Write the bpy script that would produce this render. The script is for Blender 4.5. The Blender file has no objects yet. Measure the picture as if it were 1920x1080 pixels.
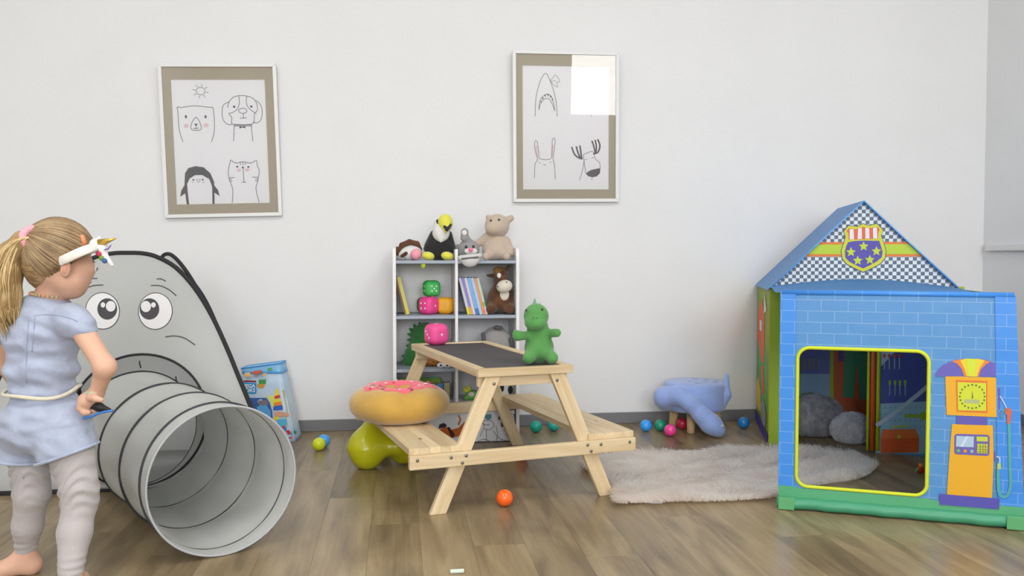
import bpy, bmesh, math, random
import numpy as np
from mathutils import Vector, Matrix

random.seed(7)
rng = np.random.default_rng(11)
scene = bpy.context.scene
COL = scene.collection
PI = math.pi
V = Vector

# ---------------------------------------------------------------- camera
CAM = V((0.0, 0.0, 0.825))
FPX = 1600.0                                   # focal length in pixels of the 1920x1080 frame
PITCH = math.atan(60.0 / FPX)                  # slight downward tilt
cam_data = bpy.data.cameras.new('camera')
cam_data.sensor_width = 36.0
cam_data.lens = FPX / 1920.0 * 36.0
cam_data.clip_start = 0.02
cam = bpy.data.objects.new('camera', cam_data)
COL.objects.link(cam)
cam.location = CAM
cam.rotation_euler = (PI / 2 - PITCH, 0, 0)
scene.camera = cam

# ---------------------------------------------------------------- view, world
scene.view_settings.view_transform = 'Standard'
scene.view_settings.look = 'None'
scene.view_settings.gamma = 1.0
scene.view_settings.use_curve_mapping = False
scene.view_settings.exposure = 0.01
world = bpy.data.worlds.new('world')
scene.world = world
world.use_nodes = True
bg = world.node_tree.nodes['Background']
bg.inputs['Color'].default_value = (0.86, 0.93, 1.0, 1)
bg.inputs['Strength'].default_value = 1.2

# ---------------------------------------------------------------- room frame
YAW = math.radians(7.6)                        # the back wall recedes a little to the right
W0 = V((0.0, 4.12, 0.0))
UD = V((math.cos(YAW), math.sin(YAW), 0))      # along the back wall
ND = V((math.sin(YAW), -math.cos(YAW), 0))     # from the back wall into the room
U0, U1, VF, CEIL = -3.0, 2.475, 7.2, 3.4
def RW(u, v, z=0.0):
    return W0 + UD * u + ND * v + V((0, 0, z))

# daylight through the windows of the front wall (behind the camera)
WINDOWS = [(-1.85, -0.65, 0.9, 2.5), (-0.45, 0.95, 0.9, 2.5), (1.68, 2.40, 2.15, 3.25)]
WIN_POWER = [100.0, 92.0, 23.0]
for (a, b, z0, z1), pw in zip(WINDOWS, WIN_POWER):
    ld = bpy.data.lights.new('window_daylight', 'AREA')
    ld.shape = 'RECTANGLE'
    ld.size = b - a
    ld.size_y = z1 - z0
    ld.energy = pw
    ld.color = (0.985, 0.99, 1.0)
    lo = bpy.data.objects.new('window_daylight', ld)
    COL.objects.link(lo)
    lo.location = RW((a + b) / 2, VF + 0.10, (z0 + z1) / 2)
    lo.rotation_euler = Matrix((UD, V((0, 0, 1)), ND)).transposed().to_euler()

# ceiling lamps of the room, behind and above the camera's view
for (u, v, pw) in ((-1.6, 3.2, 34.0), (1.3, 3.2, 34.0), (-1.6, 5.6, 30.0), (1.3, 5.6, 30.0)):
    ld = bpy.data.lights.new('ceiling_lamp', 'AREA')
    ld.shape = 'SQUARE'
    ld.size = 0.9
    ld.energy = pw
    ld.color = (1.0, 0.985, 0.96)
    lo = bpy.data.objects.new('ceiling_lamp', ld)
    COL.objects.link(lo)
    lo.location = RW(u, v, CEIL - 0.03)

# ---------------------------------------------------------------- projection helpers (photograph pixel -> point)
FW = V((0, math.cos(PITCH), -math.sin(PITCH)))
UPV = V((0, math.sin(PITCH), math.cos(PITCH)))
def ray(px, py):
    return FW + V((1, 0, 0)) * ((px - 960) / FPX) - UPV * ((py - 540) / FPX)
def P(px, py, Y):
    d = ray(px, py)
    return CAM + d * (Y / d.y)
def F(px, py, z=0.0):
    d = ray(px, py)
    return CAM + d * ((z - CAM.z) / d.z)
def uv_on(O, ua, va):
    """returns a function pixel -> (u, v) on the plane through O spanned by ua, va"""
    n = ua.cross(va)
    def f(px, py):
        d = ray(px, py)
        p = CAM + d * ((O - CAM).dot(n) / d.dot(n)) - O
        g = va - ua * va.dot(ua)
        vv = p.dot(g) / g.dot(va)
        return (p - va * vv).dot(ua), vv
    return f

# ---------------------------------------------------------------- colours and materials
def lin(c):
    c = c / 255.0
    return c / 12.92 if c <= 0.04045 else ((c + 0.055) / 1.055) ** 2.4
def rgb(t, k=1.0):
    return tuple(min(1.0, lin(x) * k) for x in t) + (1.0,)
MATS = {}
def M(name, col, rough=0.6, var=0.0, vscale=20.0, bump=0.0, bscale=60.0, spec=0.4, coat=0.0,
      metal=0.0, sheen=0.0, col2=None, stretch=None, sss=0.0, trans=0.0):
    if name in MATS:
        return MATS[name]
    m = bpy.data.materials.new(name)
    m.use_nodes = True
    nt = m.node_tree
    b = nt.nodes['Principled BSDF']
    b.inputs['Roughness'].default_value = rough
    b.inputs['Specular IOR Level'].default_value = spec
    b.inputs['Metallic'].default_value = metal
    b.inputs['Coat Weight'].default_value = coat
    b.inputs['Coat Roughness'].default_value = 0.15
    if sheen:
        b.inputs['Sheen Weight'].default_value = sheen
        b.inputs['Sheen Roughness'].default_value = 0.5
    if sss:
        b.inputs['Subsurface Weight'].default_value = sss
        b.inputs['Subsurface Radius'].default_value = (0.01, 0.004, 0.002)
        b.inputs['Subsurface Scale'].default_value = 0.6
    b.inputs['Base Color'].default_value = rgb(col)
    tc = nt.nodes.new('ShaderNodeTexCoord')
    src = tc.outputs['Object']
    if stretch:
        mp = nt.nodes.new('ShaderNodeMapping')
        mp.inputs['Scale'].default_value = stretch
        nt.links.new(src, mp.inputs['Vector'])
        src = mp.outputs['Vector']
    if var or col2:
        n = nt.nodes.new('ShaderNodeTexNoise')
        n.inputs['Scale'].default_value = vscale
        n.inputs['Detail'].default_value = 4
        nt.links.new(src, n.inputs['Vector'])
        r = nt.nodes.new('ShaderNodeValToRGB')
        r.color_ramp.elements[0].position = 0.32
        r.color_ramp.elements[1].position = 0.68
        c2 = col2 or tuple(x * (1 - var) for x in col)
        r.color_ramp.elements[0].color = rgb(c2)
        r.color_ramp.elements[1].color = rgb(col)
        nt.links.new(n.outputs['Fac'], r.inputs['Fac'])
        nt.links.new(r.outputs['Color'], b.inputs['Base Color'])
    if bump:
        n2 = nt.nodes.new('ShaderNodeTexNoise')
        n2.inputs['Scale'].default_value = bscale
        n2.inputs['Detail'].default_value = 3
        nt.links.new(src, n2.inputs['Vector'])
        bp = nt.nodes.new('ShaderNodeBump')
        bp.inputs['Strength'].default_value = bump
        bp.inputs['Distance'].default_value = 0.01
        nt.links.new(n2.outputs['Fac'], bp.inputs['Height'])
        nt.links.new(bp.outputs['Normal'], b.inputs['Normal'])
    if trans:
        # thin cloth: part of the light passes through
        tr = nt.nodes.new('ShaderNodeBsdfTranslucent')
        tr.inputs['Color'].default_value = rgb(col)
        mx = nt.nodes.new('ShaderNodeMixShader')
        mx.inputs['Fac'].default_value = trans
        nt.links.new(b.outputs['BSDF'], mx.inputs[1])
        nt.links.new(tr.outputs['BSDF'], mx.inputs[2])
        nt.links.new(mx.outputs['Shader'], nt.nodes['Material Output'].inputs['Surface'])
    MATS[name] = m
    return m

# ---------------------------------------------------------------- object helpers
def tag(o, label, cat, group=None, kind=None):
    if label: o['label'] = label
    if cat: o['category'] = cat
    if group: o['group'] = group
    if kind: o['kind'] = kind
    return o
def thing(name, label, cat, loc=(0, 0, 0), rotz=0.0, group=None):
    o = bpy.data.objects.new(name, None)
    o.empty_display_size = 0.05
    COL.objects.link(o)
    o.location = loc
    o.rotation_euler = (0, 0, rotz)
    return tag(o, label, cat, group)
def link(name, me, mat=None, parent=None, loc=None, rot=None):
    if mat is not None and len(me.materials) == 0:
        me.materials.append(mat)
    o = bpy.data.objects.new(name, me)
    COL.objects.link(o)
    if parent is not None:
        o.parent = parent
    if loc is not None: o.location = loc
    if rot is not None: o.rotation_euler = rot
    return o

class MB:
    """collects geometry for ONE mesh"""
    def __init__(s):
        s.v, s.f, s.sm = [], [], []
    def add(s, vs, fs, smooth=False):
        o = len(s.v)
        s.v += [tuple(p) for p in vs]
        s.f += [tuple(i + o for i in f) for f in fs]
        s.sm += [smooth] * len(fs)
        return s
    def box(s, c, d, R=None):
        hx, hy, hz = d[0] / 2, d[1] / 2, d[2] / 2
        pts = [V((x, y, z)) for x in (-hx, hx) for y in (-hy, hy) for z in (-hz, hz)]
        if R is not None: pts = [R @ p for p in pts]
        c = V(c)
        return s.add([c + p for p in pts], [(0, 1, 3, 2), (4, 6, 7, 5), (0, 4, 5, 1), (2, 3, 7, 6), (0, 2, 6, 4), (1, 5, 7, 3)])
    def prism(s, pts, off):
        """closed outline of 3D points extruded by vector off"""
        n = len(pts); off = V(off)
        a = [V(p) for p in pts]; b = [p + off for p in a]
        fs = [tuple(range(n))[::-1], tuple(range(n, 2 * n))]
        fs += [(i, (i + 1) % n, n + (i + 1) % n, n + i) for i in range(n)]
        return s.add(a + b, fs)
    def tube(s, path, r, seg=8, closed=False, cap=True, flat=1.0, up=None):
        path = [V(p) for p in path]; n = len(path)
        rr = r if isinstance(r, (list, tuple)) else [r] * n
        vs, fs = [], []
        prev = None
        for i, p in enumerate(path):
            if closed: t = path[(i + 1) % n] - path[i - 1]
            else: t = path[min(i + 1, n - 1)] - path[max(i - 1, 0)]
            if t.length < 1e-9: t = V((0, 0, 1))
            t.normalize()
            if prev is None:
                ref = V(up) if up is not None else (V((0, 0, 1)) if abs(t.z) < 0.9 else V((1, 0, 0)))
            else: ref = prev
            a = ref - t * ref.dot(t)
            if a.length < 1e-6: a = V((1, 0, 0)) - t * t.x
            a.normalize(); b = t.cross(a); prev = a
            for k in range(seg):
                an = 2 * PI * k / seg
                vs.append(p + a * (math.cos(an) * rr[i] * flat) + b * (math.sin(an) * rr[i]))
        m = n if closed else n - 1
        for i in range(m):
            for k in range(seg):
                j = (i + 1) % n
                fs.append((i * seg + k, i * seg + (k + 1) % seg, j * seg + (k + 1) % seg, j * seg + k))
        s.add(vs, fs, True)
        if cap and not closed:
            o = len(s.v) - len(vs)
            s.f.append(tuple(o + k for k in range(seg))[::-1]); s.sm.append(False)
            s.f.append(tuple(o + (n - 1) * seg + k for k in range(seg))); s.sm.append(False)
        return s
    def lathe(s, prof, seg=32, M4=None, smooth=True):
        vs, fs = [], []
        for (r, z) in prof:
            for k in range(seg):
                a = 2 * PI * k / seg
                p = V((r * math.cos(a), r * math.sin(a), z))
                vs.append(M4 @ p if M4 is not None else p)
        for i in range(len(prof) - 1):
            for k in range(seg):
                fs.append((i * seg + k, i * seg + (k + 1) % seg, (i + 1) * seg + (k + 1) % seg, (i + 1) * seg + k))
        return s.add(vs, fs, smooth)
    def ell(s, c, r, R=None, seg=20, rings=12):
        if not isinstance(r, (tuple, list)): r = (r, r, r)
        vs, fs = [], []
        c = V(c)
        for i in range(rings + 1):
            th = PI * i / rings
            for k in range(seg):
                a = 2 * PI * k / seg
                p = V((r[0] * math.sin(th) * math.cos(a), r[1] * math.sin(th) * math.sin(a), r[2] * math.cos(th)))
                if R is not None: p = R @ p
                vs.append(c + p)
        for i in range(rings):
            for k in range(seg):
                fs.append((i * seg + k, (i + 1) * seg + k, (i + 1) * seg + (k + 1) % seg, i * seg + (k + 1) % seg))
        return s.add(vs, fs, True)
    def poly(s, pts):
        return s.add(pts, [tuple(range(len(pts)))])
    def strip(s, A, B, closed=False, smooth=False):
        n = len(A)
        m = n if closed else n - 1
        return s.add(list(A) + list(B), [(i, (i + 1) % n, n + (i + 1) % n, n + i) for i in range(m)], smooth)
    def ribbon(s, pts, w, n):
        """flat stroke of width w along pts in the plane with normal n"""
        pts = [V(p) for p in pts]; n = V(n)
        L, R_ = [], []
        for i, p in enumerate(pts):
            t = pts[min(i + 1, len(pts) - 1)] - pts[max(i - 1, 0)]
            b = n.cross(t)
            if b.length < 1e-9: b = V((1, 0, 0))
            b.normalize()
            L.append(p + b * w / 2); R_.append(p - b * w / 2)
        return s.strip(L, R_)
    def mesh(s, name, bevel=0.0, segs=2, smooth=None, weld=0.0, recalc=True):
        bm = bmesh.new()
        vs = [bm.verts.new(p) for p in s.v]
        for f, sm in zip(s.f, s.sm):
            if len(set(f)) < 3: continue
            try:
                ff = bm.faces.new([vs[i] for i in f])
                ff.smooth = sm if smooth is None else smooth
            except ValueError:
                pass
        bmesh.ops.remove_doubles(bm, verts=bm.verts, dist=weld or 1e-6)
        big = [f for f in bm.faces if len(f.verts) > 4]
        if bevel:
            es = [e for e in bm.edges if len(e.link_faces) == 2 and e.calc_face_angle(0) > 0.6]
            bmesh.ops.bevel(bm, geom=es, offset=bevel, segments=segs, profile=0.6, affect='EDGES', clamp_overlap=True)
        if recalc:
            bmesh.ops.recalc_face_normals(bm, faces=bm.faces)
        big = [f for f in bm.faces if len(f.verts) > 4]
        if big: bmesh.ops.triangulate(bm, faces=big)
        me = bpy.data.meshes.new(name)
        bm.to_mesh(me); bm.free()
        return me
    def build(s, name, mat, parent=None, bevel=0.0, segs=2, smooth=None, loc=None, rot=None, recalc=True):
        return link(name, s.mesh(name, bevel, segs, smooth, recalc=recalc), mat, parent, loc, rot)

def rotx(a): return Matrix.Rotation(a, 3, 'X')
def roty(a): return Matrix.Rotation(a, 3, 'Y')
def rotz(a): return Matrix.Rotation(a, 3, 'Z')

# ---------------------------------------------------------------- soft bodies: blended distance field -> surface nets
def rc(a, b, ra, rb, k=None): return ('rc', np.array(a, float), np.array(b, float), ra, rb, k)
def el(c, r, R=None, k=None):
    if not isinstance(r, (tuple, list)): r = (r, r, r)
    return ('el', np.array(c, float), np.array(r, float), None if R is None else np.array(R), k)
def cut(pt, n): return ('cut', np.array(pt, float), np.array(V(n).normalized()))       # keep the side opposite to n
def sub(c, r, k=0.01):
    return ('sub', np.array(c, float), np.array(r if isinstance(r, (tuple, list)) else (r, r, r), float), k)
def soft(prims, h=0.005, k=0.02):
    lo, hi = np.full(3, 1e9), np.full(3, -1e9)
    for p in prims:
        if p[0] == 'rc':
            for c, r in ((p[1], p[3]), (p[2], p[4])):
                lo = np.minimum(lo, c - r); hi = np.maximum(hi, c + r)
        elif p[0] == 'el':
            r = max(p[2]) if p[3] is not None else p[2]
            lo = np.minimum(lo, p[1] - r); hi = np.maximum(hi, p[1] + r)
    mg = 3 * h + k * 0.3
    lo -= mg; hi += mg
    n = np.ceil((hi - lo) / h).astype(int) + 1
    ax = [lo[i] + h * np.arange(n[i]) for i in range(3)]
    D = np.full(n, 1.0)
    for p in prims:
        if p[0] in ('rc', 'el'):
            kk = p[-1] if p[-1] is not None else k
            if p[0] == 'rc':
                a, b, ra, rb = p[1:5]
                blo = np.minimum(a - ra, b - rb); bhi = np.maximum(a + ra, b + rb)
            else:
                c, r, R = p[1:4]
                rm = np.full(3, max(r)) if R is not None else r
                blo, bhi = c - rm, c + rm
            m = kk + 3 * h
            i0 = np.clip(((blo - m - lo) / h).astype(int), 0, n - 1)
            i1 = np.clip(((bhi + m - lo) / h).astype(int) + 2, 1, n)
            sl = tuple(slice(i0[i], i1[i]) for i in range(3))
            X = ax[0][sl[0]][:, None, None]; Y = ax[1][sl[1]][None, :, None]; Z = ax[2][sl[2]][None, None, :]
            if p[0] == 'rc':
                ab = b - a; L2 = max(1e-12, float(ab @ ab))
                t = np.clip(((X - a[0]) * ab[0] + (Y - a[1]) * ab[1] + (Z - a[2]) * ab[2]) / L2, 0, 1)
                d = np.sqrt((X - a[0] - t * ab[0]) ** 2 + (Y - a[1] - t * ab[1]) ** 2 + (Z - a[2] - t * ab[2]) ** 2) - (ra + (rb - ra) * t)
            else:
                x, y, z = X - c[0], Y - c[1], Z - c[2]
                if R is not None:
                    x, y, z = (R[0, 0] * x + R[1, 0] * y + R[2, 0] * z, R[0, 1] * x + R[1, 1] * y + R[2, 1] * z, R[0, 2] * x + R[1, 2] * y + R[2, 2] * z)
                k0 = np.sqrt((x / r[0]) ** 2 + (y / r[1]) ** 2 + (z / r[2]) ** 2)
                k1 = np.sqrt((x / r[0] ** 2) ** 2 + (y / r[1] ** 2) ** 2 + (z / r[2] ** 2) ** 2) + 1e-9
                d = k0 * (k0 - 1) / k1
            o = D[sl]
            hh = np.clip(0.5 + 0.5 * (o - d) / max(kk, 1e-6), 0, 1)
            D[sl] = o * (1 - hh) + d * hh - kk * hh * (1 - hh)
        elif p[0] == 'cut':
            X = ax[0][:, None, None]; Y = ax[1][None, :, None]; Z = ax[2][None, None, :]
            D = np.maximum(D, (X - p[1][0]) * p[2][0] + (Y - p[1][1]) * p[2][1] + (Z - p[1][2]) * p[2][2])
        elif p[0] == 'sub':
            X = ax[0][:, None, None]; Y = ax[1][None, :, None]; Z = ax[2][None, None, :]
            c, r = p[1], p[2]
            x, y, z = X - c[0], Y - c[1], Z - c[2]
            k0 = np.sqrt((x / r[0]) ** 2 + (y / r[1]) ** 2 + (z / r[2]) ** 2)
            d = -(k0 - 1) * min(r)
            kk = p[3]
            hh = np.clip(0.5 - 0.5 * (D - d) / kk, 0, 1)
            D = D * (1 - hh) + d * hh + kk * hh * (1 - hh)
    return nets(D, lo, h)
def nets(D, lo, h):
    S = D < 0
    nx, ny, nz = D.shape
    cnt = np.zeros((nx - 1, ny - 1, nz - 1)); acc = np.zeros((nx - 1, ny - 1, nz - 1, 3))
    C8 = [(i, j, k) for i in (0, 1) for j in (0, 1) for k in (0, 1)]
    def sl(c): return D[c[0]:nx - 1 + c[0], c[1]:ny - 1 + c[1], c[2]:nz - 1 + c[2]]
    for a in C8:
        for axis in range(3):
            if a[axis]: continue
            b = list(a); b[axis] = 1
            va, vb = sl(a), sl(b)
            m = (va < 0) != (vb < 0)
            t = np.where(m, va / np.where(m, va - vb, 1), 0)
            cnt += m
            for q in range(3):
                acc[..., q] += np.where(m, a[q] + (t if q == axis else 0), 0)
    act = cnt > 0
    idx = -np.ones(act.shape, int); idx[act] = np.arange(act.sum())
    ijk = np.argwhere(act)
    verts = lo + h * (ijk + acc[act] / cnt[act][:, None])
    faces = []
    for axis in range(3):
        s0 = [slice(1, -1)] * 3; s1 = [slice(1, -1)] * 3
        s0[axis] = slice(0, -1); s1[axis] = slice(1, None)
        a_, b_ = S[tuple(s0)], S[tuple(s1)]
        e = np.argwhere(a_ != b_)
        if not len(e): continue
        flip = a_[tuple(e.T)]
        base = e.copy()
        for q in range(3):
            if q != axis: base[:, q] += 1
        u, w = [(1, 2), (2, 0), (0, 1)][axis]
        def at(du, dw):
            c = base.copy(); c[:, u] += du; c[:, w] += dw
            return idx[tuple(c.T)]
        q4 = np.stack([at(-1, -1), at(0, -1), at(0, 0), at(-1, 0)], 1)
        q4[~flip] = q4[~flip][:, ::-1]
        faces.append(q4)
    return verts, np.concatenate(faces)
def raw_mesh(name, verts, faces, smooth=True):
    me = bpy.data.meshes.new(name)
    me.from_pydata([tuple(v) for v in verts], [], [tuple(int(i) for i in f) for f in faces])
    if smooth:
        me.polygons.foreach_set('use_smooth', [True] * len(me.polygons))
    me.update()
    return me
def sd(name, prims, mat, parent=None, h=0.005, k=0.02, warp=None):
    v, f = soft(prims, h, k)
    if warp is not None: v = warp(v)
    return link(name, raw_mesh(name, v, f), mat, parent)
def blades(pts, nrm, length, width, lean, jit=0.5):
    """tapered hair blades as one vertex/face set"""
    n = len(pts)
    L = length * (0.6 + 0.8 * rng.random(n))[:, None]
    dirv = nrm + lean + jit * rng.normal(size=(n, 3))
    dirv /= np.linalg.norm(dirv, axis=1)[:, None]
    side = np.cross(dirv, rng.normal(size=(n, 3)))
    side /= np.linalg.norm(side, axis=1)[:, None] + 1e-9
    bend = lean * 0.5 + np.array([0, 0, -0.35])
    mid = pts + dirv * L * 0.55
    tip = pts + dirv * L * 0.95 + bend * L * 0.4
    w = width
    v = np.concatenate([pts - side * w, pts + side * w, mid - side * w * 0.7, mid + side * w * 0.7, tip])
    i = np.arange(n)
    q = np.stack([i, i + n, i + 3 * n, i + 2 * n], 1)
    t = np.stack([i + 2 * n, i + 3 * n, i + 4 * n], 1)
    return v, [tuple(x) for x in q] + [tuple(x) for x in t]
def arc(c, rx, rz, a0, a1, n=12):
    return [(c[0] + rx * math.cos(math.radians(a0 + (a1 - a0) * i / n)), c[1] - rz * math.sin(math.radians(a0 + (a1 - a0) * i / n))) for i in range(n + 1)]
def spline(pts, n=6):
    """smooth curve through points (Catmull-Rom)"""
    pts = [V(p) if len(p) == 3 else V((p[0], p[1], 0)) for p in pts]
    out = []
    for i in range(len(pts) - 1):
        p0, p1, p2, p3 = pts[max(i - 1, 0)], pts[i], pts[i + 1], pts[min(i + 2, len(pts) - 1)]
        for j in range(n):
            t = j / n
            out.append(0.5 * ((2 * p1) + (p2 - p0) * t + (2 * p0 - 5 * p1 + 4 * p2 - p3) * t * t + (3 * p1 - p0 - 3 * p2 + p3) * t ** 3))
    out.append(pts[-1])
    return out
# ================================================================ the room
wall_mat = M('white_wall_paint', (229, 230, 231), rough=0.85, spec=0.2, var=0.012, vscale=3.0, bump=0.03, bscale=220)
ceil_mat = M('white_ceiling_paint', (236, 236, 234), rough=0.9, spec=0.2)
base_mat = M('grey_baseboard', (124, 124, 127), rough=0.5, var=0.03, vscale=8)
trim_mat = M('white_trim_paint', (226, 226, 225), rough=0.55)

def room_struct(name, mb, mat, bevel=0.0):
    o = mb.build(name, mat, bevel=bevel, loc=W0, rot=(0, 0, YAW))
    o['kind'] = 'structure'
    return o
# local frame of the room: x = along the back wall, y = away from the camera (0 at the back wall)
T = 0.12
room_struct('wall_back', MB().box(((U0 + U1) / 2, T / 2, CEIL / 2), (U1 - U0 + 2 * T, T, CEIL)), wall_mat)
room_struct('wall_right', MB().box((U1 + T / 2, -VF / 2, CEIL / 2), (T, VF, CEIL)), wall_mat)
room_struct('wall_left', MB().box((U0 - T / 2, -VF / 2, CEIL / 2), (T, VF, CEIL)), wall_mat)
room_struct('ceiling', MB().box(((U0 + U1) / 2, -VF / 2, CEIL + T / 2), (U1 - U0 + 2 * T, VF + 2 * T, T)), ceil_mat)
fw = MB()
edges = sorted({U0 - T, U1 + T} | {w[0] for w in WINDOWS} | {w[1] for w in WINDOWS})
for a, b in zip(edges[:-1], edges[1:]):
    hole = [w for w in WINDOWS if w[0] <= a + 1e-6 and w[1] >= b - 1e-6]
    spans = [(0, CEIL)] if not hole else [(0, hole[0][2]), (hole[0][3], CEIL)]
    for z0, z1 in spans:
        fw.box(((a + b) / 2, -VF - T / 2, (z0 + z1) / 2), (b - a, T, z1 - z0))
room_struct('wall_front', fw, wall_mat)

pane_mat = bpy.data.materials.new('window_glass'); pane_mat.use_nodes = True
_nt = pane_mat.node_tree; _nt.nodes.clear()
_o = _nt.nodes.new('ShaderNodeOutputMaterial'); _t = _nt.nodes.new('ShaderNodeBsdfTransparent')
_g = _nt.nodes.new('ShaderNodeBsdfGlossy'); _g.inputs['Roughness'].default_value = 0.02
_fr = _nt.nodes.new('ShaderNodeFresnel'); _fr.inputs['IOR'].default_value = 1.45
_mx = _nt.nodes.new('ShaderNodeMixShader')
_nt.links.new(_fr.outputs['Fac'], _mx.inputs['Fac']); _nt.links.new(_t.outputs['BSDF'], _mx.inputs[1])
_nt.links.new(_g.outputs['BSDF'], _mx.inputs[2]); _nt.links.new(_mx.outputs['Shader'], _o.inputs['Surface'])
for i, (a, b, z0, z1) in enumerate(WINDOWS):
    m = MB(); w = 0.05; y = -VF - 0.03
    m.box(((a + b) / 2, y, z0 + w / 2), (b - a, 0.05, w)); m.box(((a + b) / 2, y, z1 - w / 2), (b - a, 0.05, w))
    m.box((a + w / 2, y, (z0 + z1) / 2), (w, 0.05, z1 - z0 - 2 * w)); m.box((b - w / 2, y, (z0 + z1) / 2), (w, 0.05, z1 - z0 - 2 * w))
    if i < 2: m.box(((a + b) / 2, y, (z0 + z1) / 2), (w, 0.045, z1 - z0 - 2 * w))
    wo = room_struct('window_%d' % (i + 1), m, trim_mat)
    g = MB().box(((a + b) / 2, y - 0.01, (z0 + z1) / 2), (b - a - 2 * w, 0.006, z1 - z0 - 2 * w)).build('pane', pane_mat, wo)
# chair rail of the right wall
room_struct('trim_1', MB().box((U1 - 0.013, -VF / 2 - 0.02, 0.868), (0.026, VF - 0.05, 0.034)), trim_mat, bevel=0.005)
BB = 0.054
room_struct('baseboard_back', MB().box(((U0 + U1) / 2, -0.006 - 0.0, BB / 2), (U1 - U0, 0.012, BB)), base_mat, bevel=0.003)
room_struct('baseboard_right', MB().box((U1 - 0.006, -VF / 2 - 0.01, BB / 2), (0.012, VF - 0.03, BB)), base_mat, bevel=0.003)
room_struct('baseboard_left', MB().box((U0 + 0.006, -VF / 2 - 0.01, BB / 2), (0.012, VF - 0.03, BB)), base_mat, bevel=0.003)
room_struct('baseboard_front', MB().box(((U0 + U1) / 2, -VF + 0.006, BB / 2), (U1 - U0 - 0.03, 0.012, BB)), base_mat, bevel=0.003)

# ---- floor of wood planks, laid towards the back wall
fm = bpy.data.materials.new('oiled_oak_plank'); fm.use_nodes = True
nt = fm.node_tree; b = nt.nodes['Principled BSDF']
tc = nt.nodes.new('ShaderNodeTexCoord'); oi = nt.nodes.new('ShaderNodeObjectInfo')
ad = nt.nodes.new('ShaderNodeVectorMath'); ad.operation = 'MULTIPLY_ADD'
cmb = nt.nodes.new('ShaderNodeCombineXYZ')
for k in range(3): nt.links.new(oi.outputs['Random'], cmb.inputs[k])
nt.links.new(cmb.outputs[0], ad.inputs[0]); ad.inputs[1].default_value = (37, 91, 13); nt.links.new(tc.outputs['Object'], ad.inputs[2])
mp = nt.nodes.new('ShaderNodeMapping'); mp.inputs['Scale'].default_value = (9, 1.5, 1); nt.links.new(ad.outputs[0], mp.inputs['Vector'])
n1 = nt.nodes.new('ShaderNodeTexNoise'); n1.inputs['Scale'].default_value = 1.6; n1.inputs['Detail'].default_value = 6; n1.inputs['Distortion'].default_value = 0.6
nt.links.new(mp.outputs[0], n1.inputs['Vector'])
mp2 = nt.nodes.new('ShaderNodeMapping'); mp2.inputs['Scale'].default_value = (70, 2.5, 1); nt.links.new(ad.outputs[0], mp2.inputs['Vector'])
n2 = nt.nodes.new('ShaderNodeTexNoise'); n2.inputs['Scale'].default_value = 1.5; n2.inputs['Detail'].default_value = 4
nt.links.new(mp2.outputs[0], n2.inputs['Vector'])
mxn = nt.nodes.new('ShaderNodeMath'); mxn.operation = 'MULTIPLY_ADD'; mxn.inputs[1].default_value = 0.72
sc2 = nt.nodes.new('ShaderNodeMath'); sc2.operation = 'MULTIPLY_ADD'; sc2.inputs[1].default_value = 0.20
sc3 = nt.nodes.new('ShaderNodeMath'); sc3.operation = 'MULTIPLY_ADD'; sc3.inputs[1].default_value = 0.16; sc3.inputs[2].default_value = -0.05
nt.links.new(oi.outputs['Random'], sc3.inputs[0])
nt.links.new(n2.outputs['Fac'], sc2.inputs[0]); nt.links.new(sc3.outputs[0], sc2.inputs[2])
nt.links.new(n1.outputs['Fac'], mxn.inputs[0]); nt.links.new(sc2.outputs[0], mxn.inputs[2])
rp = nt.nodes.new('ShaderNodeValToRGB')
e = rp.color_ramp.elements
e[0].position = 0.30; e[0].color = rgb((100, 84, 61))
e[1].position = 0.72; e[1].color = rgb((170, 150, 116))
x = e.new(0.45); x.color = rgb((131, 113, 84))
x = e.new(0.57); x.color = rgb((150, 131, 99))
nt.links.new(mxn.outputs[0], rp.inputs['Fac']); nt.links.new(rp.outputs['Color'], b.inputs['Base Color'])
b.inputs['Roughness'].default_value = 0.31
b.inputs['Specular IOR Level'].default_value = 0.5
bp = nt.nodes.new('ShaderNodeBump'); bp.inputs['Strength'].default_value = 0.06; bp.inputs['Distance'].default_value = 0.004
nt.links.new(n2.outputs['Fac'], bp.inputs['Height']); nt.links.new(bp.outputs['Normal'], b.inputs['Normal'])
joint_mat = M('dark_floor_joint', (120, 101, 74), rough=0.7)
floor = room_struct('floor', MB().box(((U0 + U1) / 2, -VF / 2, -0.032), (U1 - U0 + 2 * T, VF + 2 * T, 0.05)), joint_mat)
PW, PL = 0.148, 1.22
ncol = math.ceil((U1 - U0) / PW)
cache = {}
for c in range(ncol):
    u0 = U0 + c * PW; u1 = min(u0 + PW, U1)
    y = 0.0
    off = [0.35, 0.95, 0.6, 1.15, 0.2, 0.78][c % 6] + 0.04 * (c % 5)
    first = True
    while y < VF - 1e-3:
        ln = off if first else PL
        first = False
        ln = min(ln, VF - y)
        if VF - y - ln < 0.12: ln = VF - y
        key = (round(u1 - u0, 3), round(ln, 3))
        if key not in cache:
            me = MB().box((0, 0, -0.0035), (key[0] - 0.0003, key[1] - 0.0003, 0.007)).mesh('plank', bevel=0.00025, segs=1)
            me.materials.append(fm); cache[key] = me
        o = bpy.data.objects.new('plank', cache[key]); COL.objects.link(o)
        o.parent = floor; o.location = ((u0 + u1) / 2, -(y + ln / 2), 0)
        y += ln
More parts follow.
